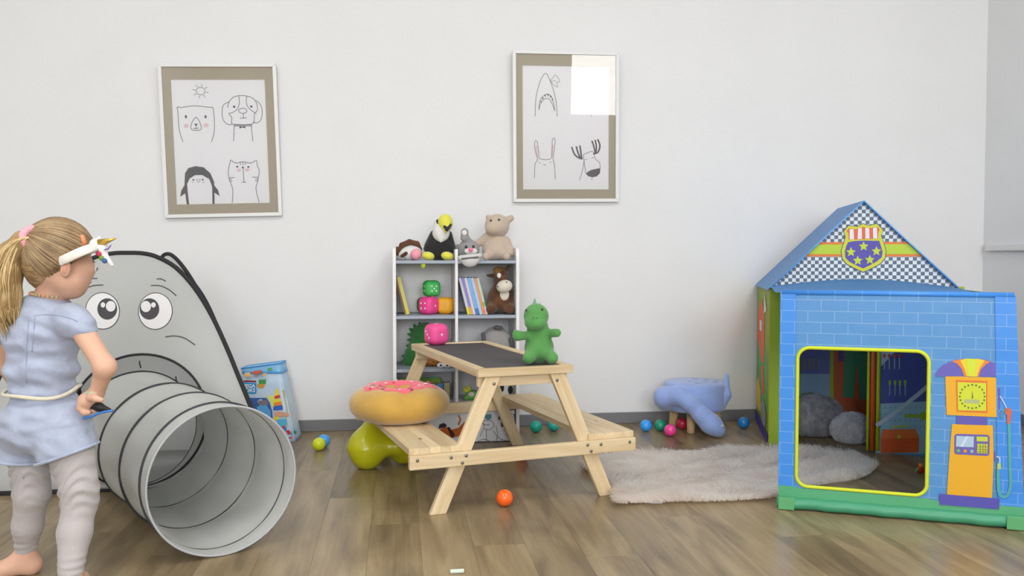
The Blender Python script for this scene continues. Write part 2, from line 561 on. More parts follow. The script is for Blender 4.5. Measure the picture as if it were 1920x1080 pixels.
# ================================================================ framed pictures on the back wall
frame_mat = M('white_picture_frame', (228, 228, 228), rough=0.4)
mount_mat = M('beige_mount_card', (182, 172, 152), rough=0.8, var=0.02, vscale=60)
paper_mat = M('white_print_paper', (246, 245, 248), rough=0.8)
line_mat = M('grey_print_line', (128, 127, 130), rough=0.8)
dark_mat = M('charcoal_print', (98, 98, 101), rough=0.8)
blush_mat = M('pink_print_blush', (236, 205, 210), rough=0.8)
glass_mat = bpy.data.materials.new('picture_glass'); glass_mat.use_nodes = True
_nt = glass_mat.node_tree; _nt.nodes.clear()
_o = _nt.nodes.new('ShaderNodeOutputMaterial'); _t = _nt.nodes.new('ShaderNodeBsdfTransparent')
_g = _nt.nodes.new('ShaderNodeBsdfGlossy'); _g.inputs['Roughness'].default_value = 0.015
_fr = _nt.nodes.new('ShaderNodeFresnel'); _fr.inputs['IOR'].default_value = 1.52
_mx = _nt.nodes.new('ShaderNodeMixShader')
_nt.links.new(_fr.outputs['Fac'], _mx.inputs['Fac']); _nt.links.new(_t.outputs['BSDF'], _mx.inputs[1])
_nt.links.new(_g.outputs['BSDF'], _mx.inputs[2]); _nt.links.new(_mx.outputs['Shader'], _o.inputs['Surface'])

def picture(corners, roll, lean, label, mount, draw):
    # corners: pixel left/top/right/bottom of the outer frame
    l, t, r, b_ = corners
    cx, cy = (l + r) / 2, (t + b_) / 2
    d = ray(cx, cy)
    n = ND
    p = CAM + d * ((W0 - CAM).dot(n) / d.dot(n))
    dist = p.y
    W = (r - l) / FPX * dist * 1.012
    H = (b_ - t) / FPX * dist
    root = thing('picture_frame', label, 'picture', p + ND * (0.0135 + H / 2 * math.sin(lean)), 0, 'framed animal prints on the back wall')
    root.rotation_euler = (Matrix.Rotation(YAW, 3, 'Z') @ Matrix.Rotation(lean, 3, 'X') @ Matrix.Rotation(roll, 3, 'Y')).to_euler()
    fw_, fd = 0.016, 0.022
    o = [V((-W / 2, 0, -H / 2)), V((W / 2, 0, -H / 2)), V((W / 2, 0, H / 2)), V((-W / 2, 0, H / 2))]
    i_ = [V((x.x * (1 - 2 * fw_ / W), 0, x.z * (1 - 2 * fw_ / H))) for x in o]
    names = ['bottom', 'right', 'top', 'left']
    for k in range(4):
        k2 = (k + 1) % 4
        MB().prism([o[k] + V((0, -fd / 2, 0)), o[k2] + V((0, -fd / 2, 0)), i_[k2] + V((0, -fd / 2, 0)), i_[k] + V((0, -fd / 2, 0))], (0, fd, 0)).build('frame_bar', frame_mat, root, bevel=0.002)
    iw, ih = W - 2 * fw_, H - 2 * fw_
    MB().box((0, 0.006, 0), (iw, 0.004, ih)).build('backing_sheet', paper_mat, root)
    ml, mt, mr, mb_ = mount
    m = MB()
    y = 0.000
    sw, sh = iw - ml - mr, ih - mt - mb_
    sx, sz = (ml - mr) / 2, (mb_ - mt) / 2
    m.box((-iw / 2 + ml / 2, y, 0), (ml, 0.003, ih)); m.box((iw / 2 - mr / 2, y, 0), (mr, 0.003, ih))
    m.box((sx, y, ih / 2 - mt / 2), (sw, 0.003, mt)); m.box((sx, y, -ih / 2 + mb_ / 2), (sw, 0.003, mb_))
    m.build('mount', mount_mat, root)
    sheet = MB().box((sx, 0.003, sz), (sw, 0.001, sh)).build('print', paper_mat, root)
    def pt(u, v, off=0.0): return V((sx - sw / 2 + u * sw, 0.0022 - off, sz + sh / 2 - v * sh))
    draw(sheet, pt)
    MB().box((0, -0.006, 0), (iw, 0.002, ih)).build('glass', glass_mat, root)
    return root
def stroke_set(sheet, pt, cv, name, lines, w=0.0035, mat=None, off=0.0003):
    m = MB()
    for L in lines:
        pts = spline([(cv(*q)) for q in L], 5) if len(L) > 2 else [V((*cv(*q), 0)) for q in L]
        m.ribbon([pt(q.x, q.y, off) for q in pts], w, (0, -1, 0))
    m.build(name, mat or line_mat, sheet)
def fill_set(sheet, pt, cv, name, polys, mat, off=0.0002):
    for L in polys: MB().poly([pt(*cv(*q), off) for q in L]).build(name, mat, sheet)
def dots(cs, r, rz=None): return [arc(c, r, rz or r, 0, 360, 12)[:-1] for c in cs]

def draw_left(sh, pt):
    cv = lambda x, y: ((x - (112 + (y - 145) * 23 / 837)) / 599, (y - (145 - (x - 112) * 0.0105)) / 835)
    S = lambda n, L, **k: stroke_set(sh, pt, cv, n, L, **k)
    Fi = lambda n, L, m, **k: fill_set(sh, pt, cv, n, L, m, **k)
    sun = [arc((299, 220), 28, 25, 0, 360, 12)] + [[(299 + 34 * math.cos(a), 220 + 32 * math.sin(a)), (299 + 52 * math.cos(a), 220 + 48 * math.sin(a))] for a in [k * PI / 4 + 0.2 for k in range(8)]]
    S('sun_drawing', sun, w=0.0025)
    S('bear_drawing', [[(182, 560), (160, 480), (152, 348), (146, 335), (160, 325), (172, 330), (260, 318), (355, 328), (370, 326), (378, 345), (384, 420), (380, 500), (362, 560)],
       [(266, 393), (245, 420), (233, 460), (245, 480), (290, 480), (300, 462), (285, 415), (266, 393)], [(266, 452), (266, 470), (250, 468)], [(266, 470), (284, 466)]], w=0.003)
    Fi('bear_face', dots([(203, 391), (328, 391)], 7, 11) + [[(254, 438), (278, 438), (266, 456)]], dark_mat)
    Fi('bear_blush', dots([(205, 452), (330, 448)], 16, 14), blush_mat)
    S('dog_drawing', [[(497, 440), (470, 442), (440, 410), (434, 350), (445, 310), (480, 290)], [(630, 425), (660, 430), (685, 405), (692, 350), (680, 305), (652, 280)],
       [(470, 330), (480, 290), (510, 258), (562, 248), (620, 258), (652, 290), (662, 340), (640, 370)], [(543, 252), (545, 300), (530, 340), (500, 362), (475, 368)], [(594, 252), (590, 290), (605, 330), (655, 372)],
       [(475, 370), (495, 395), (495, 435), (530, 442), (600, 442), (636, 430), (640, 372)], arc((567, 350), 27, 17, 0, 360, 12), [(570, 368), (571, 398)], [(548, 400), (592, 398)],
       [(510, 448), (505, 555)], [(620, 448), (629, 555)], [(505, 447), (625, 445)], [(508, 453), (625, 452)]], w=0.003)
    Fi('dog_face', dots([(512, 323), (622, 321)], 8, 8) + [[(543, 452), (560, 458), (580, 452), (584, 468), (562, 462), (545, 470)]], dark_mat)
    Fi('penguin_drawing', [[(198, 983), (185, 860), (190, 770), (212, 735), (258, 722), (310, 730), (352, 770), (376, 830), (376, 980), (362, 980), (362, 860), (345, 810), (300, 782), (255, 782), (220, 805), (203, 840), (206, 900), (214, 983)],
        [(186, 850), (165, 885), (157, 928), (196, 900)], [(374, 850), (400, 885), (410, 925), (374, 900)]], dark_mat)
    Fi('penguin_eyes', dots([(243, 815), (303, 813)], 6), dark_mat)
    S('penguin_beak', [[(263, 814), (275, 832), (288, 812), (263, 814)], [(235, 830), (250, 832)], [(300, 832), (315, 828)]], w=0.002)
    S('cat_drawing', [[(490, 972), (494, 880), (470, 800), (468, 750), (480, 700), (485, 682), (515, 702), (560, 694), (612, 702), (650, 686), (655, 720), (668, 760), (655, 830), (645, 880), (664, 970)],
       [(545, 698), (547, 715)], [(562, 696), (563, 718)], [(580, 698), (578, 715)], [(470, 802), (508, 800)], [(472, 812), (490, 812)], [(472, 824), (492, 823)], [(662, 800), (622, 798)], [(662, 812), (640, 812)], [(660, 824), (640, 824)],
       [(564, 738), (568, 832)], [(552, 833), (582, 833)]], w=0.003)
    Fi('cat_eyes', dots([(525, 727), (597, 729), (562, 733)], 7), dark_mat)
    Fi('cat_blush', dots([(535, 750), (590, 748)], 14, 10), blush_mat)
def draw_right(sh, pt):
    cv = lambda x, y: ((x - 108) / 572, (y - 130) / 815)
    S = lambda n, L, **k: stroke_set(sh, pt, cv, n, L, **k)
    Fi = lambda n, L, m, **k: fill_set(sh, pt, cv, n, L, m, **k)
    S('shark_drawing', [[(190, 462), (195, 350), (215, 260), (240, 200), (262, 180), (282, 210), (305, 270), (328, 360), (336, 462)], [(214, 422), (230, 370), (258, 345), (285, 350), (305, 385), (320, 425)], [(214, 422), (222, 360), (248, 325), (275, 315), (300, 335), (312, 380), (320, 425)]], w=0.0028)
    S('crown_drawing', [[(292, 225), (300, 240), (322, 262), (340, 266), (330, 235), (352, 235), (340, 205), (322, 188), (310, 205), (292, 225)], [(300, 232), (325, 225)]], w=0.002)
    Fi('shark_teeth', [[(x - 6, y - 6), (x + 6, y - 8), (x + 2, y + 9)] for x, y in ((240, 345), (256, 328), (275, 323), (292, 333), (304, 352), (230, 368))], dark_mat)
    S('giraffe_drawing', [[(470, 445), (490, 350), (500, 280)], [(480, 440), (498, 360), (512, 300)], [(560, 460), (565, 380), (580, 372), (620, 372), (632, 385), (615, 398), (585, 385)]], w=0.002)
    S('rabbit_drawing', [[(184, 870), (188, 780), (205, 745), (190, 690), (186, 640), (195, 622), (206, 640), (213, 700), (222, 742), (290, 742), (300, 690), (303, 620), (314, 604), (321, 625), (314, 690), (308, 742), (318, 790), (322, 878)], [(213, 768), (224, 770)], [(284, 766), (294, 763)], [(244, 780), (252, 784), (258, 778)]], w=0.0028)
    Fi('rabbit_ear_fill', [[(192, 655), (204, 655), (208, 735), (198, 720)], [(304, 650), (312, 650), (306, 720), (300, 735)]], blush_mat)
    S('moose_drawing', [[(510, 712), (560, 692), (578, 700), (590, 740), (618, 765), (622, 810)], [(510, 712), (515, 760), (525, 835)], [(515, 745), (505, 810), (484, 884)], [(568, 862), (567, 884)], [(525, 748), (535, 742)], [(565, 735), (578, 732)]], w=0.0028)
    Fi('moose_muzzle', [[(525, 838), (560, 815), (622, 802), (622, 835), (600, 858), (568, 864), (540, 855)]], dark_mat)
    S('moose_antlers', [[(432, 662), (450, 710), (480, 735), (505, 740)], [(462, 658), (470, 690), (488, 733)], [(485, 652), (492, 690), (498, 735)], [(566, 620), (580, 660), (588, 700)], [(588, 614), (596, 655), (594, 700)], [(605, 610), (620, 650), (608, 695), (575, 708)]], w=0.0075, mat=dark_mat)
picture((312, 124, 520, 406), math.radians(1.6) * -1, math.radians(1.2), 'tilted framed print of bear, dog, penguin and cat on the left', (0.036, 0.055, 0.038, 0.045), draw_left)
picture((961, 102, 1158, 378), math.radians(-0.6), math.radians(2.0), 'framed print of shark, rabbit and moose above the toy bookshelf', (0.032, 0.053, 0.032, 0.045), draw_right)
# ================================================================ bookshelf with toys
shelf_white = M('white_shelf_laminate', (233, 233, 235), rough=0.45)
shelf_blue = M('grey_blue_shelf_board', (160, 170, 184), rough=0.5)
SH = F(857, 831)                                     # middle of the shelf's front foot
SHW, SHD, SHH = 0.556, 0.285, 0.862
shelf = thing('bookshelf', 'white two-column toy bookshelf with grey-blue boards against the wall', 'bookshelf', SH, YAW)
def side_outline(x):
    pts = [(0, 0), (SHD, 0), (SHD, SHH)] + [(0.035 - 0.035 * math.sin(a), SHH - 0.05 + 0.05 * math.cos(a)) for a in [i * PI / 12 for i in range(7)]]
    return [V((x, y, z)) for y, z in pts]
TS = 0.015
for x in (-SHW / 2, SHW / 2 - TS):
    MB().prism(side_outline(x), (TS, 0, 0)).build('side_panel', shelf_white, shelf, bevel=0.0015, segs=1)
MB().box((0.0, SHD / 2 + 0.002, 0.16 + 0.3375), (0.013, SHD - 0.008, 0.715)).build('divider', shelf_white, shelf, bevel=0.0015, segs=1)
MB().box((0, SHD - 0.003, 0.43), (SHW - 2 * TS, 0.005, 0.80)).build('back_panel', shelf_white, shelf)
SZ = [0.8055, 0.5635, 0.330, 0.172]                  # top faces of the boards
for z in SZ:
    for s in (-1, 1):
        MB().box((s * (SHW / 4 - TS / 2 + 0.0032), SHD / 2, z - 0.007), (SHW / 2 - TS - 0.0065, SHD - 0.008, 0.014)).build('shelf_board', shelf_blue if z > 0.2 else shelf_white, shelf, bevel=0.0015, segs=1)
# printed toy bin in the lowest compartment
bin_cloth = M('printed_bin_cloth', (206, 208, 212), rough=0.8, bump=0.05, bscale=300)
def sh(x, y, z): return shelf.matrix_basis @ V((x, y, z))
bpy.context.view_layer.update()
tb = thing('toy_bin', 'white toy bin printed with dressed-up dogs in the lowest shelf compartment', 'bin', SH + UD * 0 - ND * 0.0, YAW)
bw, bh = SHW - 2 * TS - 0.012, 0.135
bm_ = MB()
bm_.box((0, 0.006, 0.004 + bh / 2), (bw, 0.006, bh)); bm_.box((0, SHD - 0.016, 0.004 + bh / 2), (bw, 0.006, bh))
bm_.box((-bw / 2 + 0.003, SHD / 2 - 0.004, 0.004 + bh / 2), (0.006, SHD - 0.03, bh)); bm_.box((bw / 2 - 0.003, SHD / 2 - 0.004, 0.004 + bh / 2), (0.006, SHD - 0.03, bh))
bm_.box((0, SHD / 2 - 0.004, 0.007), (bw - 0.012, SHD - 0.03, 0.006))
bm_.build('bin_body', bin_cloth, tb)
uvb = uv_on(SH + V((0, 0, 0)) , UD, V((0, 0, 1)))
def bp3(px, py, off=0.001):
    u, v = uvb(px, py)
    return V((u, 0.003 - off, v))
def bin_print(name, polys, col, off=0.0008):
    for L in polys: MB().poly([bp3(x, y, off) for x, y in L]).build(name, M('bin_print_' + name, col, rough=0.85), tb)
bin_print('dachshund_print', [[(824, 806), (834, 800), (846, 806), (860, 802), (872, 790), (878, 796), (874, 806), (860, 818), (846, 822), (836, 828), (824, 814)], [(858, 796), (862, 786), (858, 779), (861, 778), (865, 786), (861, 798)]], (178, 92, 40))
bin_print('dog_ear_print', [[(838, 801), (843, 801), (853, 815), (850, 821), (845, 818)]], (70, 38, 34), 0.0012)
bin_print('dog_hat_print', [[(822, 804), (824, 796), (832, 793), (838, 797), (836, 801)]], (44, 44, 50), 0.0012)
bin_print('poodle_hat_print', [[(908, 777), (921, 777), (922, 785), (915, 788), (909, 784)]], (92, 140, 160))
bin_print('spot_print', [[(935, 780), (942, 782), (940, 788), (934, 786)], [(963, 776), (970, 778), (971, 787), (965, 788)], [(939, 793), (946, 792), (947, 799), (940, 801)]], (70, 66, 68))
bin_print('lead_print', [[(944, 800), (948, 800), (956, 815), (952, 820)]], (190, 90, 60))
m = MB()
for L in ([(900, 818), (908, 800), (904, 792), (912, 788), (922, 790), (926, 798), (918, 806), (908, 804)], [(896, 804), (890, 815), (890, 828)], [(912, 806), (912, 829)], [(905, 793), (910, 797), (918, 796)], [(930, 798), (933, 815), (930, 829)], [(893, 829), (908, 824), (922, 829)], [(925, 808), (936, 822), (950, 826)]):
    m.ribbon(spline([bp3(x, y, 0.001) for x, y in L], 4), 0.003, (0, -1, 0))
m.build('poodle_line_print', M('bin_print_line', (120, 120, 126), rough=0.85), tb)

# ---- toy helper: trace coordinates are photograph pixels around a base point, sizes follow from the depth
class TR:
    def __init__(s, bx, by, Y): s.bx, s.by, s.k = bx, by, Y / FPX
    def p(s, px, py, d=0.0): return V(((px - s.bx) * s.k, d, (s.by - py) * s.k))
    def e(s, px, py, rx, rz, d=0.0, ry=None, rot=0.0, k=None):
        R = roty(math.radians(rot)) if rot else None
        return el(s.p(px, py, d), (rx * s.k, (ry if ry is not None else rx) * s.k, rz * s.k), R, k)
    def c(s, a, b, ra, rb, da=0.0, db=0.0, k=None):
        return rc(s.p(a[0], a[1], da), s.p(b[0], b[1], db), ra * s.k, rb * s.k, k)
def toy(name, label, cat, bx, by, Y, z=None, group='plush toys on the bookshelf', rz=0.0):
    p = P(bx, by, Y)
    if z is not None:
        k = (p.z - z)
        p.z = z
    t = thing(name, label, cat, p, rz, group)
    return t, TR(bx, by, Y)
def beads(name, tr, pts, mat, parent, flat=0.6):
    for (px, py, r, d) in pts:
        MB().ell(tr.p(px, py, d), (r * tr.k, r * tr.k * flat, r * tr.k), seg=12, rings=8).build(name, mat, parent)
plush_black = M('black_plush', (34, 35, 37), rough=0.95, sheen=0.4, bump=0.25, bscale=350)
plush_white = M('white_plush', (226, 224, 222), rough=0.95, sheen=0.3, bump=0.25, bscale=350)
plush_yellow = M('lemon_plush', (226, 222, 78), rough=0.9, sheen=0.3, bump=0.2, bscale=350)
plush_grey = M('grey_plush', (158, 156, 157), rough=0.95, sheen=0.3, bump=0.25, bscale=350, var=0.06)
plush_brown = M('brown_plush', (112, 74, 48), rough=0.95, sheen=0.25, bump=0.5, bscale=180, col2=(74, 48, 30), vscale=30)
plush_cream = M('cream_plush', (222, 214, 198), rough=0.95, sheen=0.3, bump=0.2, bscale=350)
plush_pale = M('pale_grey_plush', (206, 206, 204), rough=0.95, sheen=0.3, bump=0.25, bscale=350)
plush_green = M('green_plush', (86, 150, 78), rough=0.9, sheen=0.3, bump=0.15, bscale=300, var=0.06, vscale=30)
plush_dgreen = M('deep_green_plush', (44, 122, 52), rough=0.92, sheen=0.3, bump=0.3, bscale=220, var=0.1, vscale=30)
eye_black = M('black_bead_eye', (26, 24, 24), rough=0.2, coat=0.5)
pink_mat = M('pink_plush', (238, 160, 176), rough=0.85, bump=0.1, bscale=300)
# knitted bear: ribbed relief
knit = M('beige_knit', (199, 181, 164), rough=0.95, sheen=0.25)
_nt = knit.node_tree; _b = _nt.nodes['Principled BSDF']
_tc = _nt.nodes.new('ShaderNodeTexCoord'); _w = _nt.nodes.new('ShaderNodeTexWave'); _w.inputs['Scale'].default_value = 55; _w.inputs['Distortion'].default_value = 1.2; _w.bands_direction = 'X'
_w2 = _nt.nodes.new('ShaderNodeTexWave'); _w2.inputs['Scale'].default_value = 45; _w2.bands_direction = 'Z'
_ad = _nt.nodes.new('ShaderNodeMath'); _ad.operation = 'MULTIPLY'
_bp = _nt.nodes.new('ShaderNodeBump'); _bp.inputs['Strength'].default_value = 0.5; _bp.inputs['Distance'].default_value = 0.004
for w_ in (_w, _w2): _nt.links.new(_tc.outputs['Object'], w_.inputs['Vector'])
_nt.links.new(_w.outputs['Fac'], _ad.inputs[0]); _nt.links.new(_w2.outputs['Fac'], _ad.inputs[1])
_nt.links.new(_ad.outputs[0], _bp.inputs['Height']); _nt.links.new(_bp.outputs['Normal'], _b.inputs['Normal'])

YT = 3.86
Z1, Z2, Z3, Z4 = SZ
def shelf_y(z, Y):                                  # pixel row where a board's top face lies at depth Y
    d = V((0, Y, z)) - CAM
    return 540 - FPX * d.dot(UPV) / d.dot(FW)
by1, by2, by3, by4 = (shelf_y(z, YT) for z in SZ)

# toucan
t, r = toy('toucan_plush', 'black and yellow toucan plush with a white bib on the shelf top', 'plush toy', 824, by1, YT, Z1)
sd('body', [r.e(824, 466, 24, 24, 0, 20), r.c((826, 444), (826, 460), 15, 20), r.c((814, 440), (801, 466), 6, 5, -.01, -.02), r.c((842, 440), (849, 466), 6, 5, -.01, -.02)], plush_black, t, 0.004, 0.03)
sd('neck', [r.c((828, 424), (828, 440), 15, 15, -.01, -.025), r.c((828, 438), (829, 454), 13, 1.5, -.034, -.060)], plush_white, t, 0.004, 0.02)
hd = sd('head', [r.e(836, 419, 14, 17, -.03, 15), r.c((838, 425), (839, 435), 9, 3, -.06, -.075)], plush_yellow, t, 0.003, 0.015)
sd('beak_mask', [r.c((834, 421), (840, 432), 4, 3, -.063, -.083), r.c((846, 423), (841, 432), 3.5, 3, -.060, -.083)], plush_black, t, 0.0025, 0.004)
sd('head_band', [r.c((822, 415), (830, 436), 3, 3, -.036, -.045)], plush_black, t, 0.0025, 0.004)
for px in (806, 841):
    sd('foot', [r.e(px, by1 - 8, 11.5, 8, -.075, 15, rot=10)], plush_yellow, t, 0.003)
sd('wing_tip', [r.c((798, 466), (795, 463), 3, 2, -.02, -.02)], plush_white, t, 0.0025)
# brown and white puppet
t, r = toy('puppet_dog', 'brown and white plush dog puppet with a round pink nose', 'plush toy', 768, by1, YT, Z1)
sd('face', [r.e(772, by1 - 14, 20, 13.5, 0, 18), r.e(764, by1 - 9, 16, 9, -.02, 12)], plush_white, t, 0.004)
sd('hood', [r.c((750, 474), (754, 460), 4, 5.5), r.c((754, 460), (768, 454), 5.5, 5.5), r.c((768, 454), (782, 457), 5.5, 5), r.c((782, 457), (789, 468), 5, 3), r.e(745, 471, 5, 9)], plush_brown, t, 0.0035, 0.004)
sd('nose', [r.e(783, by1 - 11, 10, 10.5, -.065)], pink_mat, t, 0.003)
sd('eye_patch', [r.c((757, by1 - 8), (764, by1 - 13), 3.5, 3.5, -.055, -.052)], plush_brown, t, 0.0025, 0.004)
sd('paw', [r.c((745, by1 - 4), (760, by1 - 4), 4, 4, -.05, -.05)], plush_grey, t, 0.003)
# green tag hanging over the shelf edge
tgp = P(793.5, 489, 3.728)
o = MB().ell((0, 0, -0.018), (0.0105, 0.006, 0.014), seg=14, rings=8).tube([(0, 0, -0.006), (0, 0, 0.008), (0, 0.012, 0.0125), (0, 0.03, 0.0125)], 0.0012, 5).build('hanging_tag', M('lime_felt', (168, 184, 60), rough=0.9), loc=(tgp.x, tgp.y, Z1 - 0.004))
tag(o, 'small lime tag dangling over the top shelf edge', 'tag')
# rabbit puppet
t, r = toy('rabbit_puppet', 'grey rabbit puppet with pink nose flopping over the shelf edge', 'plush toy', 880, by1, YT, Z1)
sd('head', [r.e(879, 467, 20, 18, -.01, 17), r.e(876, 478, 18, 10, 0, 16), r.e(884, 471, 12, 9, -.045, 10)], plush_grey, t, 0.004, 0.02)
sd('ear', [r.c((881, 455), (872, 446), 7, 7, -.02, -.03), r.c((872, 446), (872, 435), 7, 7, -.03, -.03)], plush_grey, t, 0.003, 0.01)
sd('ear', [r.c((866, 466), (858, 464), 7, 6, .01, .01)], plush_grey, t, 0.0035, 0.01)
MB().ell(r.p(872, 437, -.049), (5 * r.k, 0.004, 5 * r.k)).build('inner_ear', plush_white, t)
sd('muzzle', [r.e(879.5, 471.5, 7.5, 5.5, -.072, 6), r.e(889, 471.5, 7.5, 5.5, -.072, 6)], plush_white, t, 0.0025, 0.006)
MB().ell(r.p(884.5, 468.5, -.090), (4.6 * r.k, 0.006, 3.4 * r.k)).build('nose', M('hot_pink_nose', (240, 120, 160), rough=0.7), t)
beads('eye', r, [(875.5, 463, 2.6, -.064), (889, 462.5, 2.6, -.064)], eye_black, t)
sd('mitt', [r.c((866, 483), (902, 479), 4, 4, -.135, -.135), r.e(884, 487, 17, 8, -.138, 8), r.e(884, 492, 13, 8, -.14, 6)], plush_pale, t, 0.003, 0.012)
sd('mitt_opening', [r.c((870, 485), (899, 482), 1.6, 1.6, -.156, -.156)], M('dark_grey_felt', (106, 106, 106), rough=0.95), t, 0.002, 0.004)
sd('arm', [r.c((884, 481), (884, 484), 10, 9, -.04, -.12)], plush_grey, t, 0.004)
# knitted bear
t, r = toy('knitted_bear', 'beige knitted teddy bear sitting on the top right shelf', 'plush toy', 931, by1, YT, Z1)
sd('body', [r.e(930, 462, 24, 26, 0, 20), r.e(928, 470, 23, 17, -.01, 21), r.c((914, 442), (897, 456), 7, 6.5), r.c((950, 452), (959, 474), 7.5, 7, 0, -.02), r.c((917, 479), (912, 481), 8, 7, -.03, -.07), r.c((944, 479), (950, 481), 8, 7, -.03, -.07)], knit, t, 0.004, 0.016)
sd('head', [r.e(932, 424, 23, 22.5, -.01, 20), r.e(925, 429, 15, 12, -.045, 13), r.c((950, 414), (958, 409), 7, 6, 0, 0), r.c((917, 410), (915, 407), 4.5, 4.5)], knit, t, 0.004, 0.012)
beads('eye', r, [(921, 414.5, 2.1, -.052), (936, 413, 2.1, -.054)], eye_black, t)
# horse
t, r = toy('horse_plush', 'brown plush horse with cream muzzle sitting beside the leaning books', 'plush toy', 939, by2, YT, Z2)
sd('body', [r.e(939, 560, 25, 27, 0, 19), r.c((925, 572), (921, 578), 11, 10, -.01, -.05), r.c((954, 572), (956, 578), 11, 10, -.01, -.05), r.c((938, 520), (942, 545), 12, 17), r.e(940, 519, 13, 14, -.02, 13)], plush_brown, t, 0.004, 0.02)
sd('muzzle', [r.e(946, 536, 15, 12, -.055, 13, rot=-15)], plush_cream, t, 0.003)
sd('chest', [r.e(946, 551, 9, 12, -.043, 4)], plush_cream, t, 0.003)
sd('ear', [r.c((926, 517), (914, 516), 4.5, 2.2, -.01, -.01)], plush_brown, t, 0.003)
sd('ear', [r.c((947, 508), (954, 499), 4.5, 3, -.01, -.01)], plush_brown, t, 0.003)
sd('forelock', [r.c((934, 511), (930, 506), 8, 5, -.025, -.03), r.c((936, 506), (944, 505), 6, 4, -.02, -.01)], M('tan_mane', (150, 112, 62), rough=0.95, bump=0.6, bscale=150, var=0.2), t, 0.003)
MB().ell(r.p(936, 516, -.053), (4 * r.k, 0.006, 5 * r.k), rotz(0)).build('blaze', plush_white, t)
beads('nostril', r, [(934, 536, 1.2, -.083), (950, 528, 1.2, -.086)], eye_black, t)
# dragon
t, r = toy('dragon_plush', 'dark green spiky-backed dragon plush behind the picnic table', 'plush toy', 785, by3, YT, Z3)
sd('body', [r.c((797, 625), (786, 662), 19, 25), r.c((786, 662), (770, 676), 22, 15), r.e(800, 624, 22, 20, -.02, 18)], plush_dgreen, t, 0.004, 0.02)
for (x, y, a) in ((768, 616, 150), (765, 626, 170), (764, 637, 180), (762, 648, 185), (760, 658, 190), (754, 668, 195), (752, 678, 190), (776, 608, 125), (787, 604, 100)):
    ca, sa = math.cos(math.radians(a)), math.sin(math.radians(a))
    c0 = (x - ca * 9, y + sa * 9)
    sd('back_spike', [r.c(c0, (x + ca * 1, y - sa * 1), 5.5, 1.2)], plush_dgreen, t, 0.003)
# tiger and white toy under the table edge
t, r = toy('tiger_plush', 'small orange striped tiger plush lying on the third shelf', 'plush toy', 822, by3, YT - 0.05, Z3)
sd('body', [r.c((802, by3 - 8), (830, by3 - 8), 8, 8), r.e(838, by3 - 10, 10, 9, -.03)], M('tiger_orange', (186, 122, 58), rough=0.95, col2=(92, 58, 34), vscale=55), t, 0.004)
sd('muzzle', [r.e(829, by3 - 5, 8, 5, -.055, 5), r.e(841, by3 - 5, 8, 5, -.055, 5)], plush_white, t, 0.003, 0.004)
beads('nostril', r, [(829, by3 - 6, 2, -.068), (841, by3 - 6, 2, -.068)], eye_black, t)
t, r = toy('lamb_plush', 'small white plush lamb sitting behind the tiger', 'plush toy', 826, by3, YT + 0.06, Z3)
sd('body', [r.e(826, by3 - 11, 14, 11), r.e(820, by3 - 25, 12, 10, -.02)], plush_white, t, 0.004)
sd('ear', [r.c((811, by3 - 27), (806, by3 - 24), 3.5, 2.5)], plush_white, t, 0.003)
# grey plush on the right
t, r = toy('grey_plush_donkey', 'slumped grey plush donkey with dark ears on the third shelf', 'plush toy', 934, by3, YT, Z3)
sd('body', [r.e(933, 650, 27, 38, 0, 22), r.e(925, 636, 22, 22), r.c((945, 640), (958, 668), 14, 12)], plush_grey, t, 0.005, 0.02)
for a, b in (((908, 636), (906, 624)), ((930, 612), (940, 613)), ((958, 634), (962, 652))):
    sd('ear', [r.c(a, b, 4, 3.5, -.04, -.04)], M('slate_plush', (92, 92, 98), rough=0.95, bump=0.3, bscale=300), t, 0.003)
# panda
t, r = toy('panda_plush', 'black and white panda plush on the lowest shelf behind the table', 'plush toy', 947, by4, YT, Z4)
sd('head', [r.e(945, by4 - 22, 20, 20, 0, 17), r.e(945, by4 - 8, 17, 9)], plush_white, t, 0.004)
for p_ in ((941, by4 - 24, 5, 8), (957, by4 - 21, 5, 8)):
    sd('eye_patch', [r.e(p_[0], p_[1], p_[2], p_[3], -.036, 4)], plush_black, t, 0.003)
sd('ear', [r.e(963, by4 - 38, 6, 7, .01, 4)], plush_black, t, 0.003)
sd('ear', [r.e(929, by4 - 40, 6, 6, .01, 4)], plush_black, t, 0.003)
# green and yellow crab-like plush
t, r = toy('frog_plush', 'small green and yellow plush beside the panda', 'plush toy', 882, by4, YT, Z4)
sd('body', [r.e(886, by4 - 9, 13, 9.5, 0, 12), r.c((880, by4 - 10), (874, by4 - 5), 5, 4, -.02, -.03)], M('leaf_plush', (112, 172, 86), rough=0.9, bump=0.2, bscale=300), t, 0.004)
for p_ in ((872, by4 - 20), (878, by4 - 24)):
    sd('eye_stalk', [r.c((880, by4 - 12), p_, 3, 4.5, -.01, -.01)], plush_yellow, t, 0.003)
sd('face', [r.e(884, by4 - 12, 6, 5, -.03, 4)], plush_cream, t, 0.003)

